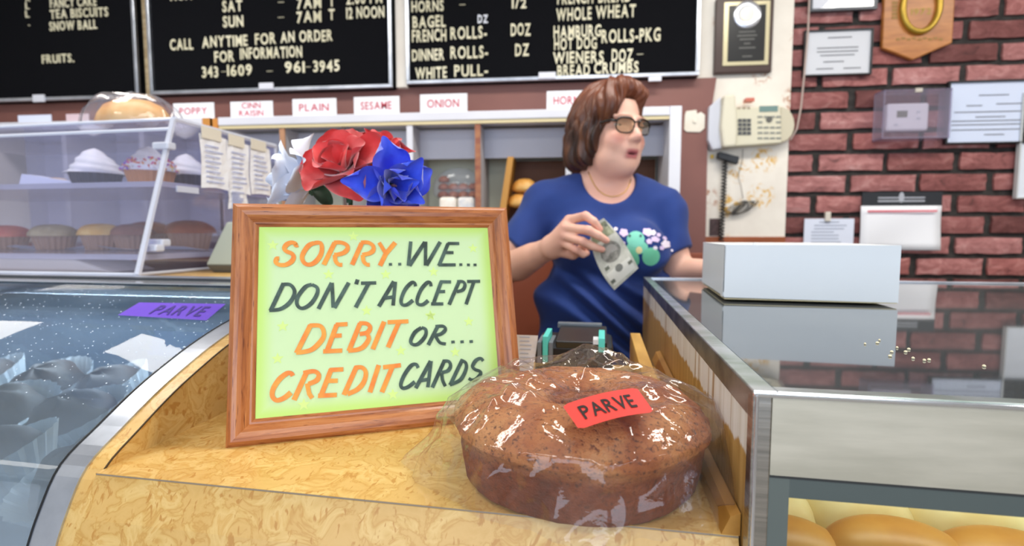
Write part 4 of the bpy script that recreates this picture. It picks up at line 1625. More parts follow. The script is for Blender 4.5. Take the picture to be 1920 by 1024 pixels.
t = Thing('bread_display_case', 'steel-edged glass-topped case of bread rolls at right under the white box', 'display case', (.8, .8, 0), CT)
t.part('side_panel', MB().box((XC0 + .001, YC0 + .012, .0), (XC0 + .006, YC1, ZC0 - trim_h)), worn_mat())
M_TRIMS = speck('worn_trim', '5f646a', '9a9c9c', 14, .35, (1, 2, 2), metal=.9, bstr=.2, lo=.3, hi=.6)
M_TRIMT = speck('trim_top', '9fb0a8', 'd7dfe6', 16, .3, (1, 2, 2), metal=.8, bstr=.15)
t.part('side_rail', MB().box((XC0, YC0 + .001, ZC0 - trim_h), (XC0 + .006, YC1, ZC0 - .001)), M_TRIMS, bevel=.0008)
t.part('side_rail_top', MB().box((XC0 + .0003, YC0, ZC0 - .003), (XC0 + .0155, YC1, ZC0)), M_TRIMT, bevel=.0008)
t.part('rear_rail', MB().box((XC0 + .0155, YC1 - .016, ZC0 - .02), (XC1, YC1, ZC0)), M_ALU, bevel=.001)
t.part('front_rail_top', MB().box((XC0 + .0155, YC0, ZC0 - .003), (XC1, YC0 + .0125, ZC0)), M_TRIMT, bevel=.0008)
t.part('front_rail', MB().box((XC0 + .0125, YC0 - .0002, ZC0 - .058), (XC1, YC0 + .006, ZC0 - .0025)), M_STEELX)
t.part('front_bead', MB().box((XC0, YC0 - .0016, ZC0 - .0042), (XC1, YC0 + .002, ZC0 - .0008)), plain('dfe4ea', .15, .9), bevel=.001)
t.part('corner_post', MB().box((XC0, YC0 - .0002, 0), (XC0 + .0125, YC0 + .012, ZC0 - .003)), M_STEEL, bevel=.001)
t.part('corner_bead', MB().box((XC0 + .0012, YC0 - .0018, .0), (XC0 + .0038, YC0 + .001, ZC0 - .002)), plain('e6ebf4', .12, .9), bevel=.001)
gk = t.part('gasket', MB().box((XC0 + .0125, YC0 + .001, .6), (XC0 + .0255, YC0 + .0065, ZC0 - .058)), plain('5c6460', .5))
t.part('gasket', MB().box((XC0 + .0255, YC0 + .001, ZC0 - .058 - .0155), (XC1, YC0 + .0065, ZC0 - .058)), plain('4f5856', .5))
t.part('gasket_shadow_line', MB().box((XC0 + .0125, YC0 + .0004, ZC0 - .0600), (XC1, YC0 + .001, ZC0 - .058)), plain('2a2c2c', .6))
t.part('front_pane', MB().box((XC0 + .0255, YC0 + .003, .7), (XC1, YC0 + .0055, ZC0 - .0735)), clear('front_pane', 'f4faf4', rough=.02))
t.part('lower_front', MB().box((XC0 + .0125, YC0 + .001, 0), (XC1, YC0 + .01, .7)), plain('8c8c8a', .5))
M_TOPG = NT('dark_top_glass')
f = M_TOPG.noise(M_TOPG.coords(), 4, 3)
M_TOPG.pbr(M_TOPG.ramp(f, [(.3, '43474a'), (.7, '565a5c')]), .035, 0, IOR=2.15, Coat__Weight=0.0)
t.part('glass_top', MB().box((XC0 + .0155, YC0 + .0125, ZC0 - .009), (XC1, YC1 - .016, ZC0 - .0035)), M_TOPG.m)
t.part('glass_edge', MB().box((XC0 + .0155, YC0 + .0125, ZC0 - .0045), (XC0 + .019, YC1 - .016, ZC0 - .0028)), plain('14323a', .2))
t.part('glass_edge', MB().box((XC0 + .019, YC0 + .0125, ZC0 - .0045), (XC1, YC0 + .0165, ZC0 - .0028)), plain('14323a', .2))
t.part('inner_deck', MB().box((XC0 + .006, YC0 + .012, .845), (XC1, YC1 - .02, .86)), plain('e2dfd0', .5))
t.part('rear_panel', MB().box((XC0 + .006, YC1 - .03, .0), (XC1, YC1 - .016, ZC0 - .02)), plain('cfcab8', .5))
cl = area('case_lamp_or_fill', (0, 0, 0), (0, 0, 0), 1.2, .04, 1.8, (1, .96, .90))
cl.location = Matrix.Rotation(CT, 3, 'Z') @ Vector((.75, YC0 + .10, ZC0 - .02))
cl.rotation_euler = (R_(18), 0, CT)
lampbody = t.part('case_lamp_or_fill_tube', MB().box((XC0 + .05, YC0 + .08, ZC0 - .0175), (XC1 - .1, YC0 + .12, ZC0 - .0105)), plain('eceadf', .5))

# rolls inside
M_ROLL = speck('golden_roll_crust', 'b8762f', 'cf9345', 7, .4, bstr=.08, c3='dba85c')
M_ROLLP = speck('pale_roll', 'd4b26a', 'e2cf98', 6, .5, bstr=.06, c3='e9e0bf')


def roll_at(px, py, Y, wpx, hz, m, lab_, i, ry=.036, pale=False):
    top = cy_(px, py, Y)
    r = wpx / 2 / FPX * Y
    base = top.z - hz
    mb = MB()

    def f(u, v):
        a = u * 2 * PI
        b = -PI / 2 + v * PI
        c_, s_ = math.cos(b), math.sin(b)
        ex = .55 if pale else .8
        x = r * math.copysign(abs(math.cos(a)) ** (.6 if pale else 1), math.cos(a)) * c_ ** ex
        y = ry * math.sin(a) * c_ ** ex
        return (top.x + x, Y + y, base + hz * .42 + (hz * .58 * s_ if s_ > 0 else hz * .42 * s_) + (.003 * math.sin(3 * a + i) if pale else 0))
    mb.grid(36, 18, f, cu=True)
    return solo('bread_roll', mb, m, lab_, 'bread roll', (top.x, Y, base), CT, smooth=True)


roll_at(1466, 976, .450, 232, .055, M_ROLL, 'golden front roll cut off by the post of the right-hand case', 1)
roll_at(1681, 981, .448, 240, .055, M_ROLL, 'golden front roll in the middle of the case window', 2)
roll_at(1896, 1003, .446, 240, .055, M_ROLL, 'golden front roll at the right edge of the case window', 3)
roll_at(1440, 900, .53, 150, .085, M_ROLLP, 'pale rear roll half hidden by the corner post', 4, .05, True)
roll_at(1592, 893, .535, 196, .09, M_ROLLP, 'pale rear roll left of the middle in the case window', 5, .05, True)
roll_at(1790, 902, .535, 214, .09, M_ROLLP, 'broad pale rear roll right of the middle in the case window', 6, .05, True)
roll_at(1990, 912, .535, 180, .09, M_ROLLP, 'pale rear roll at the right edge of the case window', 7, .05, True)
# filling of more rolls deeper in the case
for r in range(2):
    for c in range(6):
        x = .22 + c * .17
        mb = bun_mb((x, .66 + r * .14, .862), .078, .06, .10, 20, c + r * 7, .3)
        solo('bread_roll', mb, M_ROLLP, 'pale bread roll deep in the right-hand case behind the window rows', 'bread roll', (x, .66 + r * .14, .86), CT, group='bread rolls deep in the right-hand case', smooth=True)

# crumbs on the glass top
i = 0
for px, py in ((1645, 644), (1649, 639), (1672, 661), (1669, 669), (1698, 661), (1704, 656), (1712, 673), (1733, 677), (1742, 676), (1622, 646), (1682, 653), (1845, 688)):
    q = cz_(px, py, ZC0 - .0035)
    s = .0014
    solo('crumb', bun_mb((q.x, q.y, q.z), s * rnd.uniform(.7, 1.2), s, s, 8, i), plain('ece2c0', .7), 'tiny pale crumb on the glass top right of the white box', 'crumb', tuple(q), CT, group='crumbs on the glass top')
    i += 1

# ------------------------------------------------------------------ white bakery box
zbx = ZC0 + .0005
A = at_z(1357, 561, zbx)
B = at_z(1684, 570, zbx)
Cc = at_z(1289, 536, zbx)
dx = (B - A)
wx = dx.length
dx.normalize()
dy = Vector((-dx.y, dx.x, 0))
dep = .262
hbx = .0875
t = Thing('bakery_box', 'white folding cake box standing on the glass-topped case', 'box', None or (0, 0, 0), math.atan2(dx.y, dx.x), origin=tuple(A))


def bxp(mb):
    return mb


G = .0006
t.part('front_flap', MB().prism([(0, 0, .003), (wx, 0, .0015), (wx - .001, 0, hbx), (.001, 0, hbx)], (0, .0012, 0)), M_CARD)
t.part('side_flap', MB().hexa([(-.001, .001, .006), (.0004, .001, .004), (.0004, dep, .004), (-.001, dep, .004), (-.0005, .001, hbx), (.0008, .001, hbx), (.0008, dep, hbx), (-.0005, dep, hbx)]), M_CARD)
t.part('side_flap', MB().box((wx - .001, .001, .003), (wx + .0004, dep, hbx)), M_CARD)
t.part('back_flap', MB().box((0, dep - .001, .003), (wx, dep, hbx)), M_CARD)
t.part('lid', MB().prism([(-.001, 0, hbx), (wx, 0, hbx), (wx, dep, hbx), (-.001, dep, hbx)], (0, 0, .0012)), M_CARD)
t.part('bottom', MB().box((.001, .001, .0), (wx - .001, dep, .0015)), plain('cfc39c', .6))
t.part('tuck_corner', MB().prism([(-.0012, .0012, .004), (-.0018, .020, .0035), (-.0016, .0012, .034)], (-.0006, -.0003, 0)), M_CARD)
t.part('fold_line', MB().tube([(-.0006, .0002, .012), (-.0006, .0002, hbx - .001)], .0004, 4), plain('5c5a58', .7))
t.part('lid_tab', MB().box((wx * .18, .012, hbx + .001), (wx * .2, .02, hbx + .004)), M_CARD)

# ------------------------------------------------------------------ card machine and receipt behind the cake
YT = .74
t = Thing('card_machine', 'black receipt machine with turquoise latches behind the bagged cake', 'machine', (-.05, YT, ZL), CT)


def TX(px, Y=YT):
    return cy_(px, 650, Y).x


ztp = cy_(1080, 640, YT).z
t.part('body', MB().box((TX(1002), YT, ZL), (TX(1150), YT + .10, ztp - .006)), plain('15181a', .35), bevel=.006)
t.part('paper_cover', MB().prism([(TX(1042), YT - .004, ztp), (TX(1042), YT + .09, ztp + .008), (TX(1042), YT + .10, ztp - .01), (TX(1042), YT, ztp - .012)], (TX(1138) - TX(1042), 0, 0)), plain('1e2123', .3), bevel=.002)
t.part('grey_rail', MB().box((TX(1036), YT + .085, ztp + .003), (TX(1128), YT + .10, ztp + .0115)), plain('6f777e', .3), bevel=.001)
for a, b, lab_ in ((1018, 1028, 'turquoise latch'), (1122, 1134, 'turquoise latch')):
    t.part('latch', MB().box((TX(a), YT - .006, ztp - .032 if a < 1100 else ztp - .014), (TX(b), YT + .06, ztp + .007)), plain('5fd8cc', .35), bevel=.001, label=lab_)
for a, b in ((1008, 1016), (1029, 1037)):
    t.part('grey_bar', MB().box((TX(a), YT - .005, ztp - .034), (TX(b), YT + .05, ztp - .002)), plain('737b83', .35), bevel=.001)
t.part('latch', MB().box((TX(1112), YT - .004, ztp - .003), (TX(1122), YT + .02, ztp + .004)), plain('d8dadd', .35))
a, b = TX(968, YT - .01), TX(1008, YT - .01)
zr1 = cy_(985, 627, YT).z
rc = Thing('receipt', 'white printed receipt curling up left of the black machine', 'paper', (a, YT, ZL), CT)
rc.part('slip', MB().grid(4, 8, lambda u, v: (seg(a - .01, b, u) - .004 * (1 - v) * 0 - (.010 * (1 - v) if u > .5 else 0), YT - .012 + .012 * math.sin(v * 2.6), seg(ZL + .002, zr1, v))), M_PAPER)
mb = MB()
for k in range(9):
    z = seg(zr1 - .004, ZL + .01, k / 9)
    v = (z - ZL) / (zr1 - ZL)
    mb.box((a + .004, YT - .0135 + .012 * math.sin(v * 2.6), z), (a + .016 + .007 * rnd.random(), YT - .013 + .012 * math.sin(v * 2.6), z + .0012))
rc.part('print', mb, plain('b9c2d2', .7))
# ================================================================== FRAMED SIGN
SG = 1.098
sgo = Vector((-.3142 * SG, .4312 * SG, -.2004 * SG + CZ))
syaw, stilt = .3883, .2861
WS, HS, MS = .2946 * SG, .2429 * SG, .0243 * SG
t = Thing('framed_sign', 'oak-framed lime green sign saying no debit or credit cards, leaning on the ledge', 'sign', origin=(sgo.x, sgo.y, ZL + .0004))
t.o.rotation_euler = (-stilt, 0, syaw)
SM = Matrix.Rotation(syaw, 3, 'Z') @ Matrix.Rotation(-stilt, 3, 'X')
SO = Vector(t.o.location)
SX, SY, SZ = SM @ Vector((1, 0, 0)), SM @ Vector((0, 1, 0)), SM @ Vector((0, 0, 1))


def on_sign(px, py, y=0.):          # picture point -> sign's own x, z on its plane y
    r = Vector(ray(px, py))
    o = Vector((0, 0, CZ)) - SO
    k = (y - o.dot(SY)) / r.dot(SY)
    p = o + r * k
    return p.dot(SX), p.dot(SZ)


# cross-section of the moulding: (distance in from the outer edge, depth y)
MP = [(0, .020), (0, .003), (.0025, .0002), (.0055, -.0022), (.010, -.0030), (.0145, -.0015), (.019, .0018), (.0215, .0042), (.0235, .0042), (MS, .0062), (MS, .020)]


def rail(side):
    mb = MB()
    n = len(MP)
    for e in (0, 1):
        for d, y in MP:
            if side in 'bt':
                x = d if e == 0 else WS - d
                z = d if side == 'b' else HS - d
            else:
                z = d if e == 0 else HS - d
                x = d if side == 'l' else WS - d
            mb.v.append((x, y, z))
    for i in range(n):
        j = (i + 1) % n
        mb.f.append((i, j, n + j, n + i))
    mb.f.append(tuple(range(n)))
    mb.f.append(tuple(range(n, 2 * n))[::-1])
    return mb


for s_ in 'btlr':
    t.part('frame_rail', rail(s_), M_OAKX if s_ in 'bt' else M_OAKZ)
PAP = NT('lime_paper')
# a printed paper: lime rim fading to pale green in the middle
sp = PAP.n('ShaderNodeSeparateXYZ')
PAP.l(PAP.coords((1, 1, 1)), sp.inputs[0])
prev = None
for ax, lo_, hi_ in (('X', MS, WS - MS), ('Z', MS, HS - MS)):
    for a_, b_ in ((lo_, lo_ + .02), (hi_, hi_ - .02)):
        mr = PAP.n('ShaderNodeMapRange')
        mr.interpolation_type = 'SMOOTHSTEP'
        mr.inputs['From Min'].default_value = a_
        mr.inputs['From Max'].default_value = b_
        PAP.l(sp.outputs[ax], mr.inputs[0])
        if prev is None:
            prev = mr.outputs[0]
        else:
            m = PAP.n('ShaderNodeMath', _operation='MINIMUM')
            PAP.l(prev, m.inputs[0])
            PAP.l(mr.outputs[0], m.inputs[1])
            prev = m.outputs[0]
PAP.pbr(PAP.mix(prev, 'bfe472', 'cbe6b0'), .55)
t.part('paper', MB().box((MS - .001, .0068, MS - .001), (WS - MS + .001, .0085, HS - MS + .001)), PAP.m)
t.part('back_board', MB().box((.008, .012, .008), (WS - .008, .019, HS - .008)), plain('6b4a2e', .7))
t.part('easel_leg', MB().hexa([(WS / 2 - .03, .019, HS * .75), (WS / 2 + .03, .019, HS * .75), (WS / 2 + .03, .022, HS * .75), (WS / 2 - .03, .022, HS * .75)] +
                              [(WS / 2 - .03, .021, HS * .78), (WS / 2 + .03, .021, HS * .78), (WS / 2 + .03, .024, HS * .78), (WS / 2 - .03, .024, HS * .78)]), plain('2d2a28', .7))
ta = [on_sign(x, y) for x, y in ((654, 824), (692, 820), (694, 826), (657, 829))]
t.part('stand_tab', MB().box((ta[0][0], .004, -.003), (ta[1][0], .026, -.0002)), plain('e8d3ae', .6), label='pale wedge showing under the bottom rail')


def star_mb(cx, cz, r):
    pts = []
    for k in range(10):
        a = PI / 2 + k * PI / 5
        rr = r if k % 2 == 0 else r * .42
        pts.append((cx + rr * math.cos(a), .0066, cz + rr * math.sin(a)))
    return pts


mb = MB()
cA, cB, cC, cD = (480, 430, .166), (690, 430, .16606), (480, 590, .1757), (690, 590, .17584)
for c_, x, y in ((cA, 190, 180), (cA, 820, 510), (cA, 1100, 80), (cA, 1250, 920), (cB, 1185, 215), (cB, 200, 510), (cB, 740, 480), (cB, 705, 970), (cC, 285, 125), (cC, 230, 470), (cC, 510, 960),
                (cD, 665, 15), (cD, 1075, 75), (cD, 350, 385), (cD, 930, 400), (cD, 265, 850)):
    u, w = on_sign(c_[0] + x * c_[2], c_[1] + y * c_[2], .0066)
    pts = star_mb(u, w, .0068)
    o = len(mb.v)
    mb.v.append((u, .0066, w))
    mb.v += pts
    mb.f += [(o, o + 1 + k, o + 1 + (k + 1) % 10) for k in range(10)]
t.part('printed_stars', mb, plain('d3ee8c', .6), kind='stuff')

OR, BK = 46, 40
STROKES = [
    (cA, 'o', [(475, 178), (450, 182), (440, 160), (400, 150), (350, 170), (320, 215), (345, 250), (400, 272), (425, 310), (405, 360), (340, 400), (270, 402), (225, 375), (235, 335), (262, 330)]),
    (cA, 'o', [(660, 155), (600, 180), (545, 250), (520, 320), (545, 380), (600, 400), (670, 370), (730, 290), (745, 210), (725, 155), (660, 155)]),
    (cA, 'O', [(890, 150), (765, 402)]), (cA, 'o', [(880, 150), (960, 150), (1020, 175), (1035, 215), (1000, 260), (930, 285), (880, 285)]), (cA, 'o', [(890, 290), (900, 360), (935, 398), (975, 402)]),
    (cA, 'O', [(1195, 155), (1085, 402)]), (cA, 'o', [(1185, 150), (1265, 150), (1320, 185), (1325, 235), (1285, 270), (1200, 290)]), (cA, 'o', [(1205, 290), (1215, 360), (1250, 398), (1285, 402)]),
    (cB, 'O', [(125, 150), (200, 272)]), (cB, 'O', [(308, 150), (200, 278), (135, 412)]),
    (cB, 'd', [(235, 397), (271, 396)]), (cB, 'd', [(340, 395), (375, 394)]),
    (cB, 'B', [(482, 138), (455, 412)]), (cB, 'B', [(468, 412), (642, 145)]), (cB, 'B', [(650, 140), (648, 410)]), (cB, 'B', [(660, 408), (815, 143)]),
    (cB, 'B', [(905, 160), (800, 412)]), (cB, 'B', [(898, 160), (1030, 161)]), (cB, 'B', [(870, 263), (965, 264)]), (cB, 'B', [(795, 402), (990, 402)]),
    (cB, 'd', [(1030, 400), (1065, 400)]), (cB, 'd', [(1116, 402), (1150, 403)]), (cB, 'd', [(1190, 402), (1225, 403)]),
    (cA, 'B', [(312, 610), (165, 922)]), (cA, 'b', [(300, 625), (380, 625), (430, 680), (428, 750), (370, 840), (270, 903), (150, 915)]),
    (cA, 'b', [(630, 625), (560, 650), (480, 750), (460, 830), (490, 885), (550, 887), (630, 830), (690, 730), (690, 660), (630, 625)]),
    (cA, 'B', [(855, 605), (705, 900)]), (cA, 'B', [(858, 605), (872, 885)]), (cA, 'B', [(885, 890), (1048, 603)]), (cA, 'B', [(1148, 568), (1130, 622)]),
    (cA, 'B', [(1185, 610), (1357, 606)]), (cA, 'B', [(1272, 612), (1125, 884)]),
    (cB, 'B', [(292, 588), (122, 872)]), (cB, 'B', [(308, 592), (283, 862)]), (cB, 'B', [(165, 782), (282, 765)]),
    (cB, 'b', [(537, 645), (525, 607), (490, 605), (420, 680), (375, 790), (385, 850), (440, 852), (508, 802)]),
    (cB, 'b', [(712, 645), (702, 605), (668, 603), (600, 680), (556, 790), (565, 845), (620, 850), (680, 805)]),
    (cB, 'B', [(826, 592), (735, 852)]), (cB, 'B', [(812, 593), (937, 595)]), (cB, 'B', [(785, 705), (870, 703)]), (cB, 'B', [(712, 843), (850, 843)]),
    (cB, 'B', [(1028, 592), (915, 852)]), (cB, 'b', [(1005, 592), (1070, 592), (1095, 630), (1070, 685), (1000, 705)]),
    (cB, 'B', [(1118, 590), (1266, 588)]), (cB, 'B', [(1195, 592), (1107, 848)]),
    (cC, 'O', [(582, 112), (432, 412)]), (cC, 'o', [(570, 118), (680, 120), (722, 180), (710, 260), (610, 365), (510, 398), (430, 405)]),
    (cC, 'O', [(862, 108), (755, 395)]), (cC, 'O', [(850, 108), (976, 102)]), (cC, 'O', [(805, 228), (914, 223)]), (cC, 'O', [(716, 393), (920, 384)]),
    (cC, 'O', [(1112, 92), (990, 390)]), (cC, 'o', [(1100, 92), (1180, 97), (1218, 135), (1190, 190), (1105, 208)]), (cC, 'o', [(1185, 205), (1203, 260), (1150, 340), (1080, 375), (985, 385)]),
    (cD, 'O', [(172, 75), (50, 370)]), (cD, 'O', [(208, 82), (430, 72)]), (cD, 'O', [(328, 85), (213, 350)]),
    (cD, 'b', [(570, 140), (500, 190), (455, 280), (480, 320), (540, 310), (610, 230), (615, 160), (570, 140)]),
    (cD, 'B', [(745, 122), (642, 325)]), (cD, 'b', [(718, 128), (800, 125), (825, 160), (780, 205), (705, 225)]), (cD, 'b', [(720, 230), (765, 298), (830, 314)]),
    (cD, 'd', [(887, 294), (924, 291)]), (cD, 'd', [(984, 292), (1021, 289)]), (cD, 'd', [(1081, 289), (1119, 286)]),
    (cC, 'o', [(392, 655), (375, 628), (330, 628), (250, 690), (185, 790), (175, 870), (220, 915), (300, 890), (372, 832)]),
    (cC, 'O', [(540, 615), (405, 912)]), (cC, 'o', [(505, 625), (615, 605), (668, 640), (650, 700), (560, 742)]), (cC, 'O', [(545, 735), (568, 845), (600, 893)]),
    (cC, 'O', [(803, 582), (690, 876)]), (cC, 'O', [(785, 592), (932, 584)]), (cC, 'O', [(745, 708), (872, 706)]), (cC, 'O', [(662, 867), (862, 857)]),
    (cC, 'O', [(1070, 562), (938, 858)]), (cC, 'o', [(1050, 568), (1130, 565), (1172, 620), (1150, 720), (1080, 800), (975, 848)]),
    (cD, 'O', [(115, 538), (20, 830)]), (cD, 'O', [(160, 562), (350, 540)]), (cD, 'O', [(258, 560), (148, 828)]),
    (cD, 'b', [(535, 570), (512, 532), (460, 545), (390, 640), (350, 740), (370, 785), (430, 770), (500, 717)]),
    (cD, 'B', [(668, 495), (508, 785)]), (cD, 'B', [(672, 495), (638, 775)]), (cD, 'B', [(545, 707), (650, 690)]),
    (cD, 'B', [(815, 490), (685, 778)]), (cD, 'b', [(795, 497), (860, 500), (880, 550), (850, 600), (785, 618)]), (cD, 'b', [(785, 620), (795, 700), (825, 765)]),
    (cD, 'B', [(1005, 482), (875, 752)]), (cD, 'b', [(985, 485), (1038, 512), (1045, 580), (985, 695), (872, 748)]),
    (cD, 'b', [(1228, 495), (1200, 468), (1150, 490), (1115, 550), (1140, 585), (1192, 605), (1200, 635), (1160, 682), (1115, 700), (1072, 680)]),
]
orm, bkm = MB(), MB()
li = 0
for c_, kind, pts in STROKES:
    P2 = [Vector(on_sign(c_[0] + x * c_[2], c_[1] + y * c_[2], .0062)) for x, y in pts]
    if kind in 'ob' and len(P2) > 2:
        q = []
        for i in range(len(P2) - 1):
            a, b, c, d = P2[max(i - 1, 0)], P2[i], P2[i + 1], P2[min(i + 2, len(P2) - 1)]
            for k in range(5):
                u = k / 5
                q.append(.5 * ((2 * b) + (-a + c) * u + (2 * a - 5 * b + 4 * c - d) * u * u + (-a + 3 * b - 3 * c + d) * u ** 3))
        q.append(P2[-1])
        P2 = q
    w = (.0060 if kind in 'oO' else .0050) / 2
    if kind == 'd':
        w = .0021
    mb = orm if kind in 'oO' else bkm
    y = .0060 - .00003 * (li % 8)
    li += 1
    o = len(mb.v)
    n = len(P2)
    for i, p in enumerate(P2):
        d = (P2[min(i + 1, n - 1)] - P2[max(i - 1, 0)]).normalized()
        nn = Vector((-d.y, d.x))
        ww = w * (1 - .25 * abs(d.dot(Vector((.72, -.69)).normalized())))
        mb.v.append((p.x + nn.x * ww, y, p.y + nn.y * ww))
        mb.v.append((p.x - nn.x * ww, y, p.y - nn.y * ww))
    for i in range(n - 1):
        mb.f.append((o + 2 * i, o + 2 * i + 1, o + 2 * i + 3, o + 2 * i + 2))
t.part('orange_lettering', orm, speck('orange_marker', 'e97f26', 'f0a036', 60, .5, bstr=0), kind='stuff')
t.part('dark_lettering', bkm, speck('green_black_marker', '24382f', '466055', 70, .5, bstr=0), kind='stuff')

# ================================================================== RING CAKE IN ITS BAG
cc = cz_(1086, 874, ZL)
CCX, CCY = cc.x, cc.y
RC = .113
t = Thing('ring_cake', 'brown ring-shaped sponge cake bagged in clear film on the ledge', 'cake', (CCX, CCY, ZL), CT)
pr = [(.020, .004), (.0205, .035), (.024, .054), (.032, .064), (.045, .0705), (.062, .0735), (.080, .0725), (.095, .068), (.1055, .0605), (.1125, .0525), (.1135, .047), (.1095, .041),
      (.1075, .030), (.1055, .015), (.103, .004), (.098, 0), (.025, 0), (.020, .004)]
pr = [(r * 1.03, z * 1.04) for r, z in pr]
fine = []
for i in range(len(pr) - 1):
    for k in range(6):
        fine.append((seg(pr[i][0], pr[i + 1][0], k / 6), seg(pr[i][1], pr[i + 1][1], k / 6)))
fine.append(pr[-1])
NA = 300
ang = np.linspace(0, 2 * PI, NA, endpoint=False)
fr_ = np.array(fine)
A_, I_ = np.meshgrid(ang, np.arange(len(fine)), indexing='ij')
Rr, Zz = fr_[I_, 0], fr_[I_, 1]
X_, Y_ = Rr * np.cos(A_), Rr * np.sin(A_)
wob = fbm(X_, Y_, Zz, 38, 3) * .0022 + fbm(X_, Y_, Zz, 120, 4) * .0010 + fbm(X_, Y_, Zz, 420, 5) * .0006
lump = (fbm(X_, Y_, Zz * 0, 26, 9)) * .0030
topm = np.clip((Zz - .04) / .02, 0, 1)
Rr2 = Rr + wob * 1.2 * (Rr > .03) + topm * lump * .6
Zz2 = Zz + topm * (lump + wob)
Zz2 = np.maximum(Zz2, .0006)
V = np.stack([Rr2 * np.cos(A_), Rr2 * np.sin(A_), Zz2], -1).reshape(-1, 3)
m_ = len(fine)
ii, jj = np.meshgrid(np.arange(NA), np.arange(m_ - 1), indexing='ij')
i2 = (ii + 1) % NA
Fq = np.stack([ii * m_ + jj, i2 * m_ + jj, i2 * m_ + jj + 1, ii * m_ + jj + 1], -1).reshape(-1, 4)
CK = NT('sponge_crust')
cv = CK.coords()
f1 = CK.noise(cv, 22, 5, .6, .5)
f2 = CK.noise(cv, 260, 4, .7)
f3 = CK.noise(cv, 70, 4, .6)
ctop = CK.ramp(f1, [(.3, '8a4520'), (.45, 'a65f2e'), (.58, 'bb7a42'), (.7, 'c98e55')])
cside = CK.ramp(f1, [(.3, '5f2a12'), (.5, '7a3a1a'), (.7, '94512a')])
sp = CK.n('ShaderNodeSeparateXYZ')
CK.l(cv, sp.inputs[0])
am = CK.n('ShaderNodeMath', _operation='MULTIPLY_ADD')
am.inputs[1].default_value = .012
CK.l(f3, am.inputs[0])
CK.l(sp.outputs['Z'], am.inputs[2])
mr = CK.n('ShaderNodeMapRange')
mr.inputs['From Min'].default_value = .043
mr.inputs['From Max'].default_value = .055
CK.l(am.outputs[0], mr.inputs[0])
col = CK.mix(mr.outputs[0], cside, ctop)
pit = CK.ramp(f2, [(.34, (1, 1, 1, 1)), (.47, (0, 0, 0, 1))])
col = CK.mix(pit, col, '5f3119')
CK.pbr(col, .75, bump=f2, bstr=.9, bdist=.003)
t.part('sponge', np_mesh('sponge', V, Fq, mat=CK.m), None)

# the bag
NT_, NS_ = 420, 150
th = np.linspace(0, 2 * PI, NT_, endpoint=False)
ss = np.linspace(0, 1, NS_)
TH, S_ = np.meshgrid(th, ss, indexing='ij')


def lobe(c, w, p=1.0):
    d = np.abs((TH - math.radians(c) + PI) % (2 * PI) - PI)
    return np.maximum(0, 1 - d / math.radians(w)) ** p


def tri(x):
    return np.abs((x / PI) % 2 - 1) * 2 - 1


s1 = .58
top = S_ <= s1
u1 = np.clip(S_ / s1, 0, 1)
u2 = np.clip((S_ - s1) / (1 - s1), 0, 1)
Rt = .1220 + .006 * lobe(183, 45) + .012 * lobe(-5, 40)
Ro = .1225 + .040 * lobe(186, 42, .9) + .020 * lobe(150, 30) + .062 * lobe(-8, 34, .9) + .012 * lobe(-40, 25) + .018 * lobe(85, 40)
Ro = Ro + .0035 * tri(TH * 9 + 1) + .002 * tri(TH * 23)
wr = tri(TH * 13 + 2.2 * np.sin(TH * 2) + 1.2 * S_) * .5 + tri(TH * 29 + 5 * S_) * .3
Rr = np.where(top, u1 * Rt, Rt + (Ro - Rt) * u2 ** 1.35)
X0, Y0 = Rr * np.cos(TH), Rr * np.sin(TH)
zt = .0800 - .022 * np.clip((u1 - .62) / .38, 0, 1) ** 1.8 - .010 * np.clip(1 - u1 / .22, 0, 1) + .014 * np.exp(-((X0 - .01) ** 2 / .0009 + (Y0 - .085) ** 2 / .0012))
zr = .0580 + .0 * TH
Z0 = np.where(top, zt, zr * (1 - u2) ** (.85) + .0010)


def crease(x0, y0, x1, y1, w, h):
    dx, dy = x1 - x0, y1 - y0
    L = math.hypot(dx, dy)
    tt = np.clip(((X0 - x0) * dx + (Y0 - y0) * dy) / L / L, 0, 1)
    d = np.hypot(X0 - x0 - tt * dx, Y0 - y0 - tt * dy)
    return np.maximum(0, 1 - d / w) * h * (.3 + .7 * np.sin(PI * np.clip(tt, .02, .98)))


cr = 0
rs = random.Random(21)
for a in ((-.10, -.02, -.02, -.075, .014, .007), (-.10, -.03, -.055, -.085, .010, .005), (-.085, .03, -.01, -.03, .016, .005), (.10, .01, .02, -.07, .014, .006), (.115, -.03, .03, -.09, .012, .005),
          (0, .09, .01, .0, .010, .005), (0, .09, -.03, .02, .012, .005), (0, .09, .09, .04, .012, .006), (0, .09, -.09, .04, .014, .006), (-.03, .05, -.05, -.05, .01, .004), (.03, .0, .09, -.06, .012, .004)):
    cr = cr + crease(*a)
for k in range(26):
    a = rs.random() * 6.28
    r0 = rs.uniform(.02, .1)
    x0, y0 = r0 * math.cos(a), r0 * math.sin(a)
    b = a + rs.uniform(-1.2, 1.2)
    cr = cr + crease(x0, y0, x0 + .06 * math.cos(b), y0 + .06 * math.sin(b), .007, .0034)
rid = 1 - np.abs(fbm(X0, Y0, X0 * 0, 62, 14)) * 1.6
rid2 = 1 - np.abs(fbm(X0, Y0, TH * 0 + .3, 110, 15)) * 1.6
Z0 = Z0 + np.where(top, cr + .0008 * wr * u1 + .0030 * rid * np.clip(u1 * 3, 0, 1) + .0010 * rid2, cr * np.maximum(0, 1 - u2 * 3))
Rad = np.where(top, 0, (.0035 * wr + .0022 * tri(TH * 17 + 9 * u2 + 3 * np.sin(TH * 3))) * (.25 + u2) + .003 * tri(u2 * 5 + TH * 4) * np.minimum(u2 * 3, 1))
rid3 = 1 - np.abs(fbm(np.cos(TH) * .11, np.sin(TH) * .11, u2 * .05, 75, 16)) * 1.7
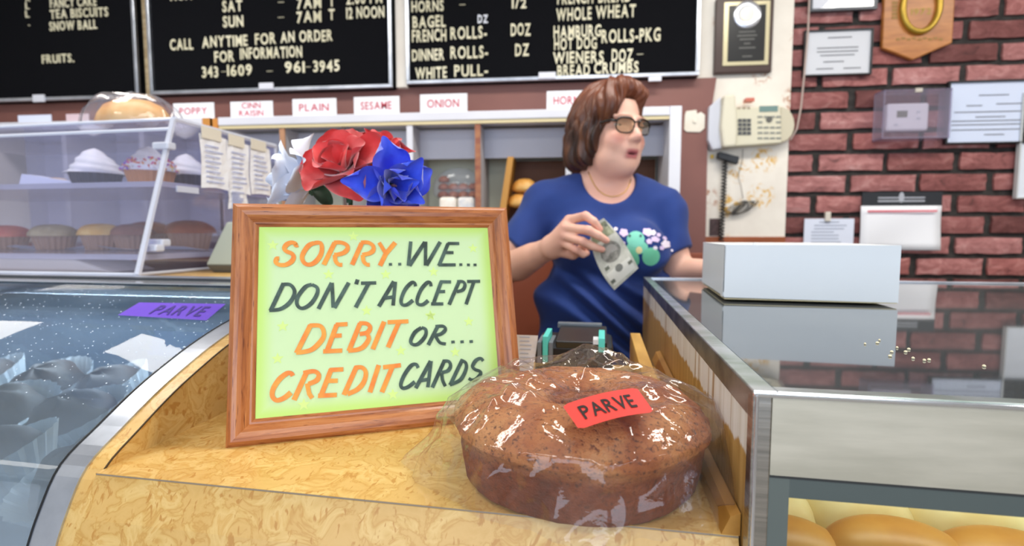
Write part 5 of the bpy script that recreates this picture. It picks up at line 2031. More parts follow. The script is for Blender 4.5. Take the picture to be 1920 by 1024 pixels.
Rad = Rad + np.where(top, 0, .004 * rid3 * np.minimum(u2 * 4, 1))
Rad = np.maximum(Rad, -.0010)
X0, Y0 = (Rr + Rad) * np.cos(TH), (Rr + Rad) * np.sin(TH)
Z0 = np.maximum(Z0, .0012)
X0 = np.minimum(X0, np.where(Z0 > .018, .1005, .0875) - CCX)
V = np.stack([X0, Y0, Z0], -1).reshape(-1, 3)
ii, jj = np.meshgrid(np.arange(NT_), np.arange(NS_ - 1), indexing='ij')
i2 = (ii + 1) % NT_
Fq = np.stack([ii * NS_ + jj, i2 * NS_ + jj, i2 * NS_ + jj + 1, ii * NS_ + jj + 1], -1).reshape(-1, 4)
M_FILM = clear('bag_film', 'fbfbff', ior=1.48, rough=.04, haze=.022, haze_col='efece6', add=.02, bump=.45, bscale=80, alpha_noise=28)
bag = Thing('cake_bag', 'crumpled clear plastic bag wrapped round the ring cake', 'bag', (CCX, CCY, ZL), CT)
bag.part('film', np_mesh('film', V, Fq, mat=M_FILM), None)
# red sticker on the bag
zl = ZL + .0890
cor = [to_c(at_z(x, y, z)) for x, y, z in ((1054, 760, zl + .001), (1194, 727, zl + .002), (1227, 773, zl), (1086, 806, zl - .001))]     # TL TR BR BL


def quad(c, u, v, off=0.):
    p = c[0].lerp(c[1], u).lerp(c[3].lerp(c[2], u), v)
    return Vector((p.x, p.y, p.z + off))


lb = Thing('red_label', 'red PARVE label stuck on top of the cake bag', 'label', tuple(quad(cor, .5, .5)), CT)


def rr_uv(u, v):                    # rounded-rectangle grid
    return quad(cor, u, v, .0012 * math.sin(u * 7) * 0 + .0022 * math.sin(PI * u))


lm = MB()
for k in range(17):
    u = k / 16
    e = 0
    if u < .04 or u > .96:
        e = .07
    for v in (e, .5, 1 - e):
        lm.v.append(tuple(rr_uv(u, v)))
for k in range(16):
    for j in range(2):
        a = k * 3 + j
        lm.f.append((a, a + 3, a + 4, a + 1))
lo_ = lb.part('sheet', lm, plain('e2443c', .42), smooth=True)
tm = text_mb('PARVE', 0, 0, .7, width=1.0, off=.012, gap=.07)
mb = MB().add([rr_uv(.13 + p[0] * .70, .76 - p[2] / .7 * .50) + Vector((0, 0, .0006)) for p in tm.v], tm.f)
lb.part('lettering', mb, plain('1e1414', .5))

# ================================================================== CLOTH FLOWERS BEHIND THE SIGN
YF_ = .70
M_REDF = NT('red_cloth')
M_REDF.pbr(M_REDF.ramp(M_REDF.noise(M_REDF.coords(), 30, 3), [(.35, 'c81a1c'), (.65, 'e2383a')]), .6, Sheen__Weight=.6)
M_BLUF = NT('blue_cloth')
M_BLUF.pbr(M_BLUF.ramp(M_BLUF.noise(M_BLUF.coords(), 30, 3), [(.35, '1626c8'), (.65, '2f56ec')]), .6, Sheen__Weight=.6)
M_WHTF = NT('white_cloth')
M_WHTF.pbr('e6ecfa', .6, Sheen__Weight=.3)
M_LEAF = speck('green_cloth', '16341f', '28563a', 40, .6)


def petal(c, ax, phi, L, Wd, b0, kap, cup, seed=0, tip=0.0, r0=.004):
    c, ax = Vector(c), Vector(ax).normalized()
    ref = Vector((0, 0, 1)) if abs(ax.z) < .9 else Vector((1, 0, 0))
    e1 = ax.cross(ref).normalized()
    e2 = ax.cross(e1)
    rad = e1 * math.cos(phi) + e2 * math.sin(phi)
    tan = -e1 * math.sin(phi) + e2 * math.cos(phi)
    rs = random.Random(seed)
    q = [rs.random() * 6 for _ in range(3)]
    nu, nv = 14, 11
    pts = []
    P0 = c + rad * r0
    path = []
    for i in range(nu):
        u = i / (nu - 1)
        b = b0 + kap * u * u
        if i:
            P0 = P0 + (ax * math.cos(b) + rad * math.sin(b)) * (L / (nu - 1))
        nrm = (rad * math.cos(b) - ax * math.sin(b))
        path.append((P0.copy(), nrm, u))
    mb = MB()
    for P_, nrm, u in path:
        w = Wd * (math.sin(PI * (u * .86 + .06)) ** .55) * (1 - tip * u ** 4)
        for j in range(nv):
            v = j / (nv - 1) * 2 - 1
            edge = .10 * L * abs(v) ** 3 * math.sin(v * 5 + q[0] + u * 4) * u
            back = (ax * math.cos(b0 + kap) + rad * math.sin(b0 + kap)) * (-(.16 if not tip else .34) * L * (v * v) * u ** 3)
            mb.v.append(tuple(P_ + tan * v * w - nrm * cup * L * v * v * (1 - .3 * u) + nrm * edge + back))
    for i in range(nu - 1):
        for j in range(nv - 1):
            a = i * nv + j
            mb.f.append((a, a + nv, a + nv + 1, a + 1))
    return mb


def flower(name, lab_, px, py, Y, ax, size, mat, seed, tip=0., rings=None, stem_to=None):
    c = at(px, py, Y)
    t = Thing(name, lab_, 'flower', tuple(stem_to or c))
    rs = random.Random(seed)
    rings = rings or [(3, .10, .3, .62, .42), (5, .42, .55, .85, .55), (6, .95, .75, 1.0, .62)]
    for n, b0, kap, l_, w_ in rings:
        a0 = rs.random() * 6
        for k in range(n):
            mb = petal(c, ax, a0 + 2 * PI * k / n + rs.uniform(-.2, .2), size * l_ * rs.uniform(.9, 1.1), size * w_ * rs.uniform(.9, 1.1) * .8, b0 + rs.uniform(-.12, .12), kap + rs.uniform(-.2, .3), .22 + (.2 if b0 < .3 else 0), seed * 50 + k, tip)
            o = t.part('petal', mb, mat, smooth=True)
    sd = MB()
    A1 = Vector(ax).normalized()
    for k in range(9):
        d = (A1 + Vector((rs.uniform(-.4, .4), rs.uniform(-.4, .4), rs.uniform(-.3, .3)))).normalized()
        sd.tube([c + A1 * .004, c + d * .016], .0007, 4)
    t.part('stamens', sd, plain('e8a8a0', .6), kind='stuff')
    if stem_to:
        s = Vector(stem_to)
        mid = (c + s) / 2 + Vector((0, 0, .02)) - A1 * .015
        pts = [c - A1 * .002, c - A1 * .018 - Vector((0, 0, .01)), mid, s]
        t.part('stem', MB().tube(pts, .0022, 6), M_LEAF, smooth=True)
        t.part('calyx', MB().lathe([(.001, -.012), (.006, -.008), (.010, 0), (.008, .004)], tuple(c), 12), M_LEAF, smooth=True)
    return t


vz = at(640, 420, YF_)
vb = Vector((vz.x, YF_ + .02, ZL))
vtop = Vector((vb.x, vb.y, ZL + .15))
v = Thing('small_vase', 'small white vase hidden behind the framed sign, holding the cloth flowers', 'vase', tuple(vb))
v.part('body', MB().lathe([(.0, .0), (.026, .0), (.033, .02), (.034, .06), (.022, .11), (.018, .13), (.022, .15), (.020, .15), (.015, .13), (.018, .11), (.028, .06), (.0, .01)], tuple(vb), 28), M_WHITE, smooth=True)
st = tuple(vtop - Vector((0, 0, .03)))
flower('cloth_flower', 'white cloth flower at the left of the bunch behind the sign', 585, 352, YF_ + .03, (-.75, -.35, .25), .074, M_WHTF.m, 11, .15, [(3, .2, .3, .8, .5), (5, .6, .5, 1.0, .55), (4, 1.2, .5, 1.0, .6)], st)
flower('cloth_flower', 'large open red cloth flower in front, behind the sign top', 648, 322, YF_ - .01, (-.10, -.80, .62), .066, M_REDF.m, 5, 0., [(4, .15, .45, .60, .46), (5, .60, .55, .82, .55), (5, 1.15, .45, 1.05, .62)], st)
flower('cloth_flower', 'smaller red cloth flower behind and right of the large one', 706, 318, YF_ + .05, (.28, -.35, .85), .070, M_REDF.m, 9, .3, [(4, .2, .4, .85, .42), (6, .75, .5, 1.0, .5)], st)
flower('cloth_flower', 'blue cloth flower resting against the top of the sign', 728, 350, YF_ - .03, (.45, -.45, -.05), .056, M_BLUF.m, 2, .10, [(3, .15, .3, .9, .48), (4, .55, .5, 1.05, .55), (5, 1.2, .6, 1.05, .55)], st)
for i, (px, py, dx, dz, lab_) in enumerate(((618, 372, -.02, .03, 'dark green cloth leaf under the red flower, left of the others'), (655, 366, .012, .035, 'dark green cloth leaf between the red and blue flowers'), (700, 372, .03, .02, 'dark green cloth leaf under the blue flower'))):
    c = at(px, py + 14, YF_ + .005)
    lf = Thing('cloth_leaf', lab_, 'leaf', tuple(c))
    lf.part('blade', petal(c, (dx * 20, -.25, 1), 1.2 + i, .045, .017, .1, .9, .1, i, .6), M_LEAF, smooth=True)
    lf.part('stalk', MB().tube([c, Vector(st)], .0015, 5), M_LEAF)
# ================================================================== THE WOMAN BEHIND THE COUNTER
def A3(v):
    return np.array(v, float)


H0 = A3(at(1144, 243, 1.42))
hy = R_(35)
hf = A3((math.sin(hy), -math.cos(hy), -.05))
hf /= np.linalg.norm(hf)
hs_ = A3((math.cos(hy), math.sin(hy), 0))
hu = np.cross(hf, hs_)
hu /= np.linalg.norm(hu)
HA = np.stack([hs_, hf, hu])


def hp(s, f, u):
    return H0 + hs_ * s + hf * f + hu * u


wbase = at(1140, 700, 1.44)
wb = Vector((wbase.x, wbase.y, 0))
ty = R_(14)
tf = A3((math.sin(ty), -math.cos(ty), 0))
ts = A3((math.cos(ty), math.sin(ty), 0))
TA = np.stack([ts, tf, A3((0, 0, 1))])
shL, shR = A3(at(1026, 388, 1.455)), A3(at(1238, 400, 1.48))
elL, wrL = A3(at(936, 512, 1.38)), A3(at(1036, 463, 1.20))
elR, wrR = A3(at(1272, 510, 1.44)), A3(at(1338, 506, 1.345))
nk = A3(at(1138, 356, 1.455))


def torso(S, g=0.0, k=.05):
    g2 = g if g > 0 else g - .022
    S.ell(A3(at(1140, 440, 1.465)), (.168 + g, .112 + g, .165 + g), TA, k)
    S.cap(shL, shR, .056 + g, .056 + g, k)
    for px, py in ((1092, 462), (1196, 466)):
        S.ell(A3(at(px, py, 1.36)), (.080 + g2 * .5, .072 + g2 * .5, .074 + g2 * .5), TA, k * .7)
    S.ell(A3(at(1142, 580, 1.43)), (.204 + g2, .128 + g2, .17 + g2), TA, k)
    S.ell(A3(at(1142, 700, 1.44)), (.198 + g2, .145 + g2, .16 + g2), TA, k)
    return S


bd = SDF((-.36, 1.05, .86), (.66, 1.68, 1.60), .003)
torso(bd, -.006)
bd.cap(nk + (0, 0, -.01), hp(0, -.018, -.055), .064, .054, .03)
for q_, sgn in ((shL, 1), (shR, 1)):
    bd.cap(hp(0, -.03, -.11), nk * .45 + q_ * .55 + A3((0, 0, -.01)), .036, .036, .04)
# cranium, face
bd.ell(hp(0, -.012, .032), (.074, .092, .086), HA, .02)
bd.ell(hp(0, .022, -.035), (.063, .070, .082), HA, .02)
bd.ell(hp(0, .040, -.078), (.050, .045, .038), HA, .025)
bd.ell(hp(0, .066, -.100), (.022, .018, .018), HA, .018)
bd.ell(hp(0, .02, -.10), (.052, .05, .034), HA, .03)          # soft under-chin
for s in (-1, 1):
    bd.ell(hp(s * .036, .058, -.040), (.026, .026, .024), HA, .02)
    bd.ell(hp(s * .044, .036, -.078), (.02, .026, .024), HA, .02)
    bd.ell(hp(s * .033, .094, .000), (.019, .014, .0125), HA, .012, 's')      # eye sockets
    bd.cap(hp(s * .014, .092, .0185), hp(s * .050, .076, .019), .0075, .006, .012)   # brow
    bd.cap(hp(s * .020, .0835, .0065), hp(s * .046, .0745, .005), .0045, .004, .005)   # upper lid
    bd.cap(hp(s * .020, .0825, -.0075), hp(s * .045, .0735, -.0065), .004, .0035, .006)   # lower lid
    bd.ell(hp(s * .076, -.012, -.012), (.010, .020, .030), HA, .006)           # ear
    bd.ell(hp(s * .0115, .098, -.036), (.0085, .010, .0075), HA, .006)         # nostril wing
bd.cap(hp(0, .086, .008), hp(0, .108, -.029), .0075, .0115, .012)               # nose
bd.ell(hp(0, .084, -.058), (.024, .014, .018), HA, .015)                       # muzzle
bd.cap(hp(-.018, .084, -.0665), hp(.018, .084, -.0665), .0045, .0045, .005)
bd.cap(hp(0, .0905, -.065), hp(0, .0905, -.065), .006, .006, .007)
bd.cap(hp(-.014, .083, -.0785), hp(.014, .083, -.0785), .0058, .0058, .005)
bd.ell(hp(0, .094, -.0722), (.0155, .010, .0028), HA, .003, 's')              # parted lips
# arms
bd.cap(shL, elL, .050, .043, .02)
bd.cap(elL, wrL, .043, .0255, .015)
bd.cap(elL * .6 + wrL * .4 + A3((0, 0, -.006)), elL * .35 + wrL * .65, .037, .028, .02)
bd.cap(shR, elR, .050, .041, .02)
bd.cap(elR, wrR, .041, .026, .015)
# hand with the note
W0 = wrL


def hpt(px, py, Y):
    return A3(at(px, py, Y))


MCP = [hpt(1067, 413, 1.160), hpt(1061, 427, 1.150), hpt(1058, 442, 1.150), hpt(1057, 456, 1.158)]
for m, r in zip(MCP, (.0125, .0125, .012, .011)):
    bd.cap(W0, m, .0225, r, .012)
bd.cap(W0, hpt(1056, 463, 1.185), .022, .017, .012)
FG = [([MCP[0], hpt(1098, 405, 1.118), hpt(1113, 415, 1.112), hpt(1125, 430, 1.118)], (.0112, .0100, .0088, .0076)),
      ([MCP[1], hpt(1103, 432, 1.100), hpt(1121, 441, 1.102), hpt(1137, 451, 1.110)], (.0112, .0104, .0090, .0078)),
      ([MCP[2], hpt(1092, 453, 1.104), hpt(1111, 462, 1.108), hpt(1129, 468, 1.116)], (.0108, .0098, .0086, .0074)),
      ([MCP[3], hpt(1080, 469, 1.122), hpt(1093, 477, 1.132), hpt(1101, 475, 1.145)], (.0100, .0088, .0078, .0068)),
      ([hpt(1050, 469, 1.188), hpt(1074, 476, 1.178), hpt(1098, 464, 1.160), hpt(1118, 450, 1.150)], (.0165, .0135, .0110, .0090))]
for P_, rr in FG:
    for i in range(3):
        bd.cap(P_[i], P_[i + 1], rr[i], rr[i + 1], .0035)
# resting hand behind the white box
M2 = [wrR + A3((.055, -.030 + .018 * i, -.012)) for i in range(4)]
for m in M2:
    bd.cap(wrR, m, .022, .011, .01)
for i, m in enumerate(M2):
    e_ = m + A3((.032 + .004 * (1.5 - abs(i - 1.5)), -.004, -.004))
    bd.cap(m, e_, .010, .009, .003)
    bd.cap(e_, e_ + A3((.030, -.003, -.008)), .009, .0075, .003)
bd.cap(wrR + A3((.01, -.012, 0)), wrR + A3((.045, -.055, -.01)), .014, .010, .004)
bd.cap(wrR + A3((.045, -.055, -.01)), wrR + A3((.07, -.062, -.014)), .010, .008, .003)
V, Fq = bd.mesh()


def skin_tint(V):
    base = np.array(lin('e8b7a2')[:3])
    c = np.tile(base, (len(V), 1))
    n = fbm(V[:, 0], V[:, 1], V[:, 2], 60, 2)
    c = c * (1 + .05 * n[:, None])

    def blend(m, col):
        nonlocal c
        m = np.clip(m, 0, 1)[:, None]
        c = c * (1 - m) + np.array(lin(col)[:3]) * m
    L = (V - H0) @ HA.T
    for s in (-1, 1):
        blend(.75 * np.exp(-(((L[:, 0] - s * .040) / .020) ** 2 + ((L[:, 2] + .036) / .017) ** 2 + ((L[:, 1] - .07) / .04) ** 2)), 'd07f74')
        blend(.8 * np.exp(-(((L[:, 0] - s * .033) / .022) ** 4 + ((L[:, 2] - .0215) / .0040) ** 2 + ((L[:, 1] - .08) / .03) ** 4)), '7a5038')
        blend(.55 * np.exp(-(((L[:, 0] - s * .033) / .018) ** 4 + ((L[:, 2] - .008) / .005) ** 2 + ((L[:, 1] - .08) / .02) ** 4)), 'a0705c')
    blend(.5 * np.exp(-((L[:, 0] / .012) ** 2 + ((L[:, 2] + .03) / .012) ** 2 + ((L[:, 1] - .11) / .02) ** 2)), 'd88a80')
    lip = np.exp(-((L[:, 0] / .021) ** 6 + ((L[:, 2] + .0725) / .0125) ** 6)) * (L[:, 1] > .078)
    blend(lip * .95, 'b85f64')
    blend(np.exp(-((L[:, 0] / .014) ** 4 + ((L[:, 2] + .0722) / .0022) ** 4)) * (L[:, 1] > .07) * .95, '4a1c20')
    nn = np.exp(-(((L[:, 2] + .17) / .05) ** 2 + ((L[:, 0]) / .09) ** 2))
    blend(.45 * nn, 'cf8f80')
    for m in MCP + [FG[i][0][3] for i in range(5)] + [FG[i][0][1] for i in range(4)]:
        blend(.45 * np.exp(-(((V - m) ** 2).sum(1)) / .00016), 'd27f74')
    fa = np.exp(-(((V - (elL * .5 + wrL * .5)) ** 2).sum(1)) / .008)
    blend(.35 * fa, 'c99572')
    return c


SK = NT('skin')
at_ = SK.n('ShaderNodeAttribute')
at_.attribute_name = 'tint'
SK.pbr(at_.outputs['Color'], .5, bump=SK.noise(SK.coords(), 180, 3), bstr=.06, bdist=.001, Subsurface__Weight=.06, Subsurface__Radius=(.01, .004, .002))
wm = Thing('woman', 'woman with auburn bob, glasses and navy frog T-shirt holding out a banknote', 'person', tuple(wb))
wm.part('body', np_mesh('body', V, Fq, tuple(wb), SK.m, skin_tint, relax=2))

# ---- hair
hr = SDF(H0 - .2, H0 + .2, .0028)
hr.ell(hp(0, -.018, .040), (.088, .098, .090), HA, .02)
hr.ell(hp(-.012, -.055, -.010), (.086, .062, .085), HA, .03)
hr.ell(hp(-.034, -.056, -.066), (.070, .050, .056), HA, .03)
hr.ell(hp(-.076, -.005, -.015), (.028, .050, .062), HA, .02)
hr.ell(hp(-.072, -.018, -.070), (.030, .040, .034), HA, .02)
hr.ell(hp(.074, -.010, -.008), (.022, .042, .068), HA, .02)
hr.ell(hp(-.048, .040, .050), (.040, .046, .046), HA, .02)
hr.ell(hp(.035, .045, .088), (.040, .036, .028), HA, .02)
hr.ell(hp(-.01, .045, .098), (.050, .038, .030), HA, .02)
X, Y, Z = hr.coords()
L0 = (X - H0[0]) * HA[0, 0] + (Y - H0[1]) * HA[0, 1] + (Z - H0[2]) * HA[0, 2]
L1 = (X - H0[0]) * HA[1, 0] + (Y - H0[1]) * HA[1, 1] + (Z - H0[2]) * HA[1, 2]
L2 = (X - H0[0]) * HA[2, 0] + (Y - H0[1]) * HA[2, 1] + (Z - H0[2]) * HA[2, 2]
anl = np.arctan2(L0, -L1)
hr.F += (.0034 * np.sin(anl * 15 + 9 * L2 * 4 + 2 * np.sin(L2 * 40)) + .0022 * np.sin(anl * 34 + L2 * 30 + 2 * np.sin(L2 * 55 + anl * 3))).astype(np.float32)
hr.ell(hp(.010, .108, -.022), (.060, .082, .110), HA, .012, 's')
hr.ell(hp(.012, .100, -.085), (.066, .095, .06), HA, .012, 's')
del X, Y, Z
V, Fq = hr.mesh()


def hair_tint(V):
    L = (V - H0) @ HA.T
    a = np.arctan2(L[:, 0], -L[:, 1])
    n = .5 + .5 * np.sin(a * 11 + 14 * L[:, 2] + 2.2 * np.sin(L[:, 2] * 30 + a * 2))
    n = .6 * n + .4 * (.5 + .5 * np.sin(a * 29 + 40 * L[:, 2]))
    c0, c1, c2 = (np.array(lin(q)[:3]) for q in ('21120c', '4c2b1c', '85583a'))
    top = np.clip((L[:, 2] + .01) / .1, 0, 1)
    c = c0 + (c1 - c0) * np.clip(n * 1.3 + top * .5, 0, 1)[:, None]
    c = c + (c2 - c) * (np.clip(n - .62, 0, 1) * 1.3)[:, None]
    red = np.array(lin('7c4026')[:3])
    return c + (red - c) * (top * .6)[:, None]


HM = NT('auburn_hair')
at_ = HM.n('ShaderNodeAttribute')
at_.attribute_name = 'tint'
HM.pbr(at_.outputs['Color'], .42, bump=HM.noise(HM.coords((140, 140, 14)), 1.0, 4), bstr=.5, bdist=.004)
wm.part('hair', np_mesh('hair', V, Fq, tuple(wb), HM.m, hair_tint, relax=1))

# ---- eyes
for s in (-1, 1):
    c = hp(s * .033, .0665, -.0005)
    e = wm.part('eyeball', bun_mb(tuple(c - A3((0, 0, .0118))), .0118, .0118, .0118, 20, 0, 1.0), plain('e4dcd6', .2), smooth=True)
    d = hf * .0112 + hs_ * .001
    cc_ = c + d
    mb = MB().disc(tuple(cc_ + hf * .0006), .0056, .0056, x=tuple(hs_), y=tuple(hu), n=16, d=tuple(hf * .0008))
    wm.part('iris', mb, plain('4c3324', .2), parent=e)

# ---- glasses
M_FRAME = plain('15100e', .25)


def rim(cx_s, yawf):
    pts = []
    for k in range(33):
        a = 2 * PI * k / 32
        x = .0245 * math.copysign(abs(math.cos(a)) ** .75, math.cos(a))
        z = .0185 * math.copysign(abs(math.sin(a)) ** .8, math.sin(a)) * (1.06 if math.sin(a) < 0 else .92)
        pts.append(hp(cx_s + x, .1055 - abs(cx_s + x) * .26 - (.002 if z < 0 else 0), -.003 + z))
    return pts


gp = None
for s in (-1, 1):
    pts = rim(s * .0315, 0)
    g = MB().tube([Vector(p) for p in pts], .0020, 6, caps=False)
    g.tube([Vector(pts[k]) + Vector((0, 0, .0006)) for k in range(1, 16)], .0026, 6)
    o = wm.part('glasses_rim', g, M_FRAME, smooth=True, parent=gp)
    n = len(pts)
    lm = MB().add([Vector(p) for p in pts[:-1]], [tuple(range(n - 1))])
    wm.part('lens', lm, clear('lens', 'f2ead8', haze=.10, haze_col='cfc8ae', rough=.03, add=.02), parent=o)
    # temple arm
    wm.part('temple_arm', MB().tube([Vector(hp(s * .056, .0895, .006)), Vector(hp(s * .066, .080, .007)), Vector(hp(s * .080, .0, .002)), Vector(hp(s * .078, -.02, -.006))], [.0034, .0032, .0024, .002], 6), M_FRAME, smooth=True, parent=o)
wm.part('glasses_bridge', MB().tube([Vector(hp(-.0085, .1045, .004)), Vector(hp(0, .109, .0065)), Vector(hp(.0085, .1045, .004))], .0021, 6), M_FRAME, smooth=True)

# ---- T-shirt
st_ = SDF((-.36, 1.18, .84), (.62, 1.68, 1.42), .004)
torso(st_, .004)
for q_ in (shL, shR):
    st_.cap(nk * .80 + q_ * .20 + A3((0, .01, .020)), q_ + A3((0, 0, .004)), .050, .056, .05)


def capcut(S, a, b, ra, rb, k):
    g = S._sl(np.minimum(a, b), np.maximum(a, b), max(ra, rb) + .03)
    sl, X, Y, Z = g
    ab = b - a
    t_ = np.clip(((X - a[0]) * ab[0] + (Y - a[1]) * ab[1] + (Z - a[2]) * ab[2]) / (ab @ ab), 0, 1.3)
    d = np.sqrt((X - a[0] - t_ * ab[0]) ** 2 + (Y - a[1] - t_ * ab[1]) ** 2 + (Z - a[2] - t_ * ab[2]) ** 2) - (ra + (rb - ra) * np.clip(t_, 0, 1))
    dn = ab / np.linalg.norm(ab)
    pl = (X - b[0]) * dn[0] + (Y - b[1]) * dn[1] + (Z - b[2]) * dn[2]
    S.op(sl, np.maximum(d, pl), k, 'u')


hemL = shL + (elL - shL) * .66
hemR = shR + (elR - shR) * .70
capcut(st_, shL, hemL, .058, .068, .03)
capcut(st_, shR, hemR, .058, .062, .03)
X, Y, Z = st_.coords()
cxx = (X - nk[0])
fold = .0100 * np.sin(Z * 78 + cxx * 52 + 3 * np.sin(cxx * 17 + Z * 12)) * np.clip((1.165 - Z) / .07, 0, 1)
fold += .006 * np.sin(cxx * 60 - Z * 50 + 2 * np.sin(Z * 30)) * np.clip((np.abs(cxx + .02) - .10) / .08, 0, 1) * np.clip((Z - 1.05) / .1, 0, 1) * np.clip((1.33 - Z) / .08, .25, 1)
fold += .0022 * fbm(X, Y, Z, 34, 6)
st_.F += fold.astype(np.float32)
del X, Y, Z, fold, cxx
st_.ell(A3(at(1145, 322, 1.385)), (.076, .150, .086), None, .004, 's')
V, Fq = st_.mesh()
SHM = NT('navy_jersey')
f = SHM.noise(SHM.coords(), 260, 3)
SHM.pbr(SHM.ramp(SHM.noise(SHM.coords(), 10, 3), [(.3, '122f72'), (.7, '173980')]), .85, bump=f, bstr=.12, bdist=.0008, Sheen__Weight=.08)
wm.part('tshirt', np_mesh('tshirt', V, Fq, tuple(wb), SHM.m, None, relax=1))
bvh = BVHTree.FromPolygons([Vector(v) for v in V], [tuple(int(i) for i in q) for q in Fq])
# collar rib
bvb = None
pts = []
for k in range(49):
    a = 2 * PI * k / 48
ring = []
for px, py in ((1086, 322), (1088, 338), (1096, 354), (1108, 367), (1124, 376), (1143, 380), (1163, 379), (1181, 373), (1195, 362), (1203, 348), (1206, 334)):
    r = Vector(ray(px, py)).normalized()
    h = bvh.ray_cast(Vector((0, 0, CZ)), r)
    if h[0]:
        ring.append(h[0] - r * .001)


def on_shirt(px, py, off=.0012):
    r = Vector(ray(px, py)).normalized()
    h = bvh.ray_cast(Vector((0, 0, CZ)), r)
    if h[0] is None:
        return None
    return h[0] + h[1] * (off if h[1].dot(r) < 0 else -off)


def blob(name, px, py, rx, ry, col, rot=0, off=.0014, wav=0., n=20, rings=3, seed=0):
    mb = MB()
    c = on_shirt(px, py, off)
    if c is None:
        return
    mb.v.append(tuple(c))
    for k in range(1, rings + 1):
        for j in range(n):
            a = 2 * PI * j / n
            q = k / rings * (1 + wav * math.sin(5 * a + seed))
            x, y = rx * q * math.cos(a), ry * q * math.sin(a)
            p = on_shirt(px + x * math.cos(rot) - y * math.sin(rot), py + x * math.sin(rot) + y * math.cos(rot), off)
            mb.v.append(tuple(p or c))
    for j in range(n):
        mb.f.append((0, 1 + j, 1 + (j + 1) % n))
    for k in range(rings - 1):
        for j in range(n):
            a, b = 1 + k * n + j, 1 + k * n + (j + 1) % n
            mb.f.append((a, a + n, b + n, b))
    return wm.part(name, mb, plain(col, .6))


blob('shirt_print_body', 1195, 464, 20, 13, '74c9ae')
blob('shirt_print_body', 1192, 449, 16.5, 15, '78cdb6', off=.0017)
blob('shirt_print_body', 1220, 481, 16, 17, '6cc6a0', .5, off=.0020)
blob('shirt_print_body', 1189, 483, 9, 15, '6cc6a0', -.3, off=.0022)
blob('shirt_print_centre', 1198, 469, 6, 6.5, 'e0d6a0', off=.0028)
blob('shirt_print_eye', 1181, 443, 2.4, 2.6, '2c5a58', off=.0026)
blob('shirt_print_eye', 1201, 443, 2.4, 2.6, '2c5a58', off=.0026)
for i, (x, y, a, b) in enumerate(((1155, 430, 3.8, 3.2), (1170, 437, 8, 7), (1214, 436, 9.5, 7), (1224, 437, 5, 5), (1228, 449, 8, 5), (1217, 453, 5.5, 5), (1248, 458, 9, 7), (1234, 441, 4, 3.5), (1246, 447, 5, 3),
                                  (1228, 465, 4, 3.5), (1240, 465, 4.5, 4), (1169, 456, 4, 3), (1259, 470, 2.5, 2))):
    blob('shirt_print_blossom', x, y, a, b, 'dcc8ee' if i % 3 else 'eee6f6', .3, off=.0019, wav=.12, n=20, rings=2, seed=i)

# ---- necklace
chain = [Vector(hp(-.070, -.02, -.135))]
bb = BVHTree.FromPolygons([Vector(v) + wb for v in [tuple(x.co) for x in wm.o.children[0].data.vertices]], [tuple(p.vertices) for p in wm.o.children[0].data.polygons])
cp = []
for px, py in ((1103, 322), (1108, 334), (1114, 346), (1122, 357), (1133, 365), (1146, 369), (1160, 367), (1172, 360), (1179, 349), (1183, 336)):
    r = Vector(ray(px, py)).normalized()
    h = bb.ray_cast(Vector((0, 0, CZ)), r)
    if h[0]:
        cp.append(h[0] - r * .0012)
if len(cp) > 3:
    wm.part('necklace', MB().tube(cp, .0014, 6), plain('d9b46a', .25, .9), smooth=True)

# ---- trousers and shoes, hidden by the counter
tr = SDF((-.15, 1.2, .05), (.65, 1.75, .98), .008)
hipc = A3((wb.x, wb.y, .86))
tr.ell(hipc, (.19, .14, .12), TA, .03)
for s in (-1, 1):
    a = hipc + ts * s * .09
    b = A3((wb.x, wb.y, .48)) + ts * s * .10
    c = A3((wb.x, wb.y, .09)) + ts * s * .10
    tr.cap(a, b, .10, .075, .03)
    tr.cap(b, c, .075, .055, .03)
V, Fq = tr.mesh()
wm.part('trousers', np_mesh('trousers', V, Fq, tuple(wb), plain('23262e', .8)))
for s in (-1, 1):
    c = A3((wb.x, wb.y, 0)) + ts * s * .10 + tf * .05
    wm.part('shoe', bun_mb((c[0], c[1], 0), .05, .13, .06, 18, 1, .5, rot=ty), plain('2a2a2c', .5), smooth=True)

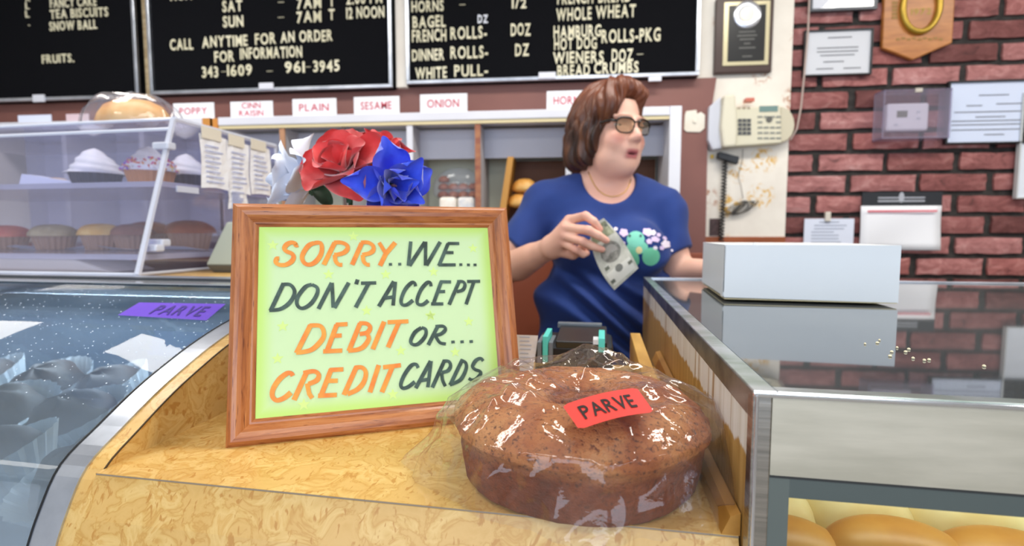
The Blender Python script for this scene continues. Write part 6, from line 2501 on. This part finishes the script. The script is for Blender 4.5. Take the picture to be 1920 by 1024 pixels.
# ---- the banknote between finger and thumb
bt = Thing('banknote', 'creased greenish-white banknote held out in the woman\'s fingers', 'money', tuple(at(1152, 543, 1.135)))
TLp, TRp, BRp, BLp = (1106, 424), (1132, 409), (1197, 503), (1152, 544)


def note(u, v, off=0.):
    a = Vector(TLp).lerp(Vector(TRp), u)
    b = Vector(BLp).lerp(Vector(BRp), u)
    c = (Vector((1117, 488)).lerp(Vector((1168, 452)), u))
    q = a * (1 - v) ** 2 + (2 * c - .5 * a - .5 * b) * (2 * v * (1 - v)) + b * v * v
    Y = 1.134 + .010 * math.sin(v * 3.4 + u * 1.2) - .012 * u * v + .003 * math.sin(v * 13)
    p = at(q.x, q.y, Y - off)
    return p


def nblob(cu, cv, ru, rv, off=.0006, n=18):
    mb = MB()
    mb.v = [tuple(note(cu, cv, off))] + [tuple(note(cu + ru * math.cos(2 * PI * k / n), cv + rv * math.sin(2 * PI * k / n), off)) for k in range(n)]
    mb.f = [(0, 1 + k, 1 + (k + 1) % n) for k in range(n)]
    return mb


sh = bt.part('sheet', MB().grid(13, 30, note), speck('note_paper', 'b9bcae', 'd8d9cf', 40, .7, bstr=0), smooth=True)


def nrect(u0, u1, v0, v1, off=.0005):
    return MB().grid(4, 8, lambda a, b: note(seg(u0, u1, a), seg(v0, v1, b), off))


bt.part('printed_border', nrect(.06, .94, .05, .30, .0004), speck('note_print_a', '7d8468', 'a9ad92', 90, .7, bstr=0))
bt.part('printed_border', nrect(.08, .92, .76, .96, .0004), plain('e3e4da', .7))
bt.part('portrait_oval', nblob(.52, .52, .33, .16), speck('note_print_b', '74756e', 'a3a299', 120, .7, bstr=0))
bt.part('portrait_oval', nblob(.55, .52, .2, .10, .0009), plain('b3b0a8', .7))
bt.part('seal', nblob(.5, .80, .12, .055, .0009), plain('80837e', .7))
for u, v in ((.14, .90), (.86, .84), (.2, .70), (.84, .12)):
    bt.part('corner_numeral', nrect(u - .07, u + .07, v - .025, v + .025, .0009), plain('6f7468', .7))
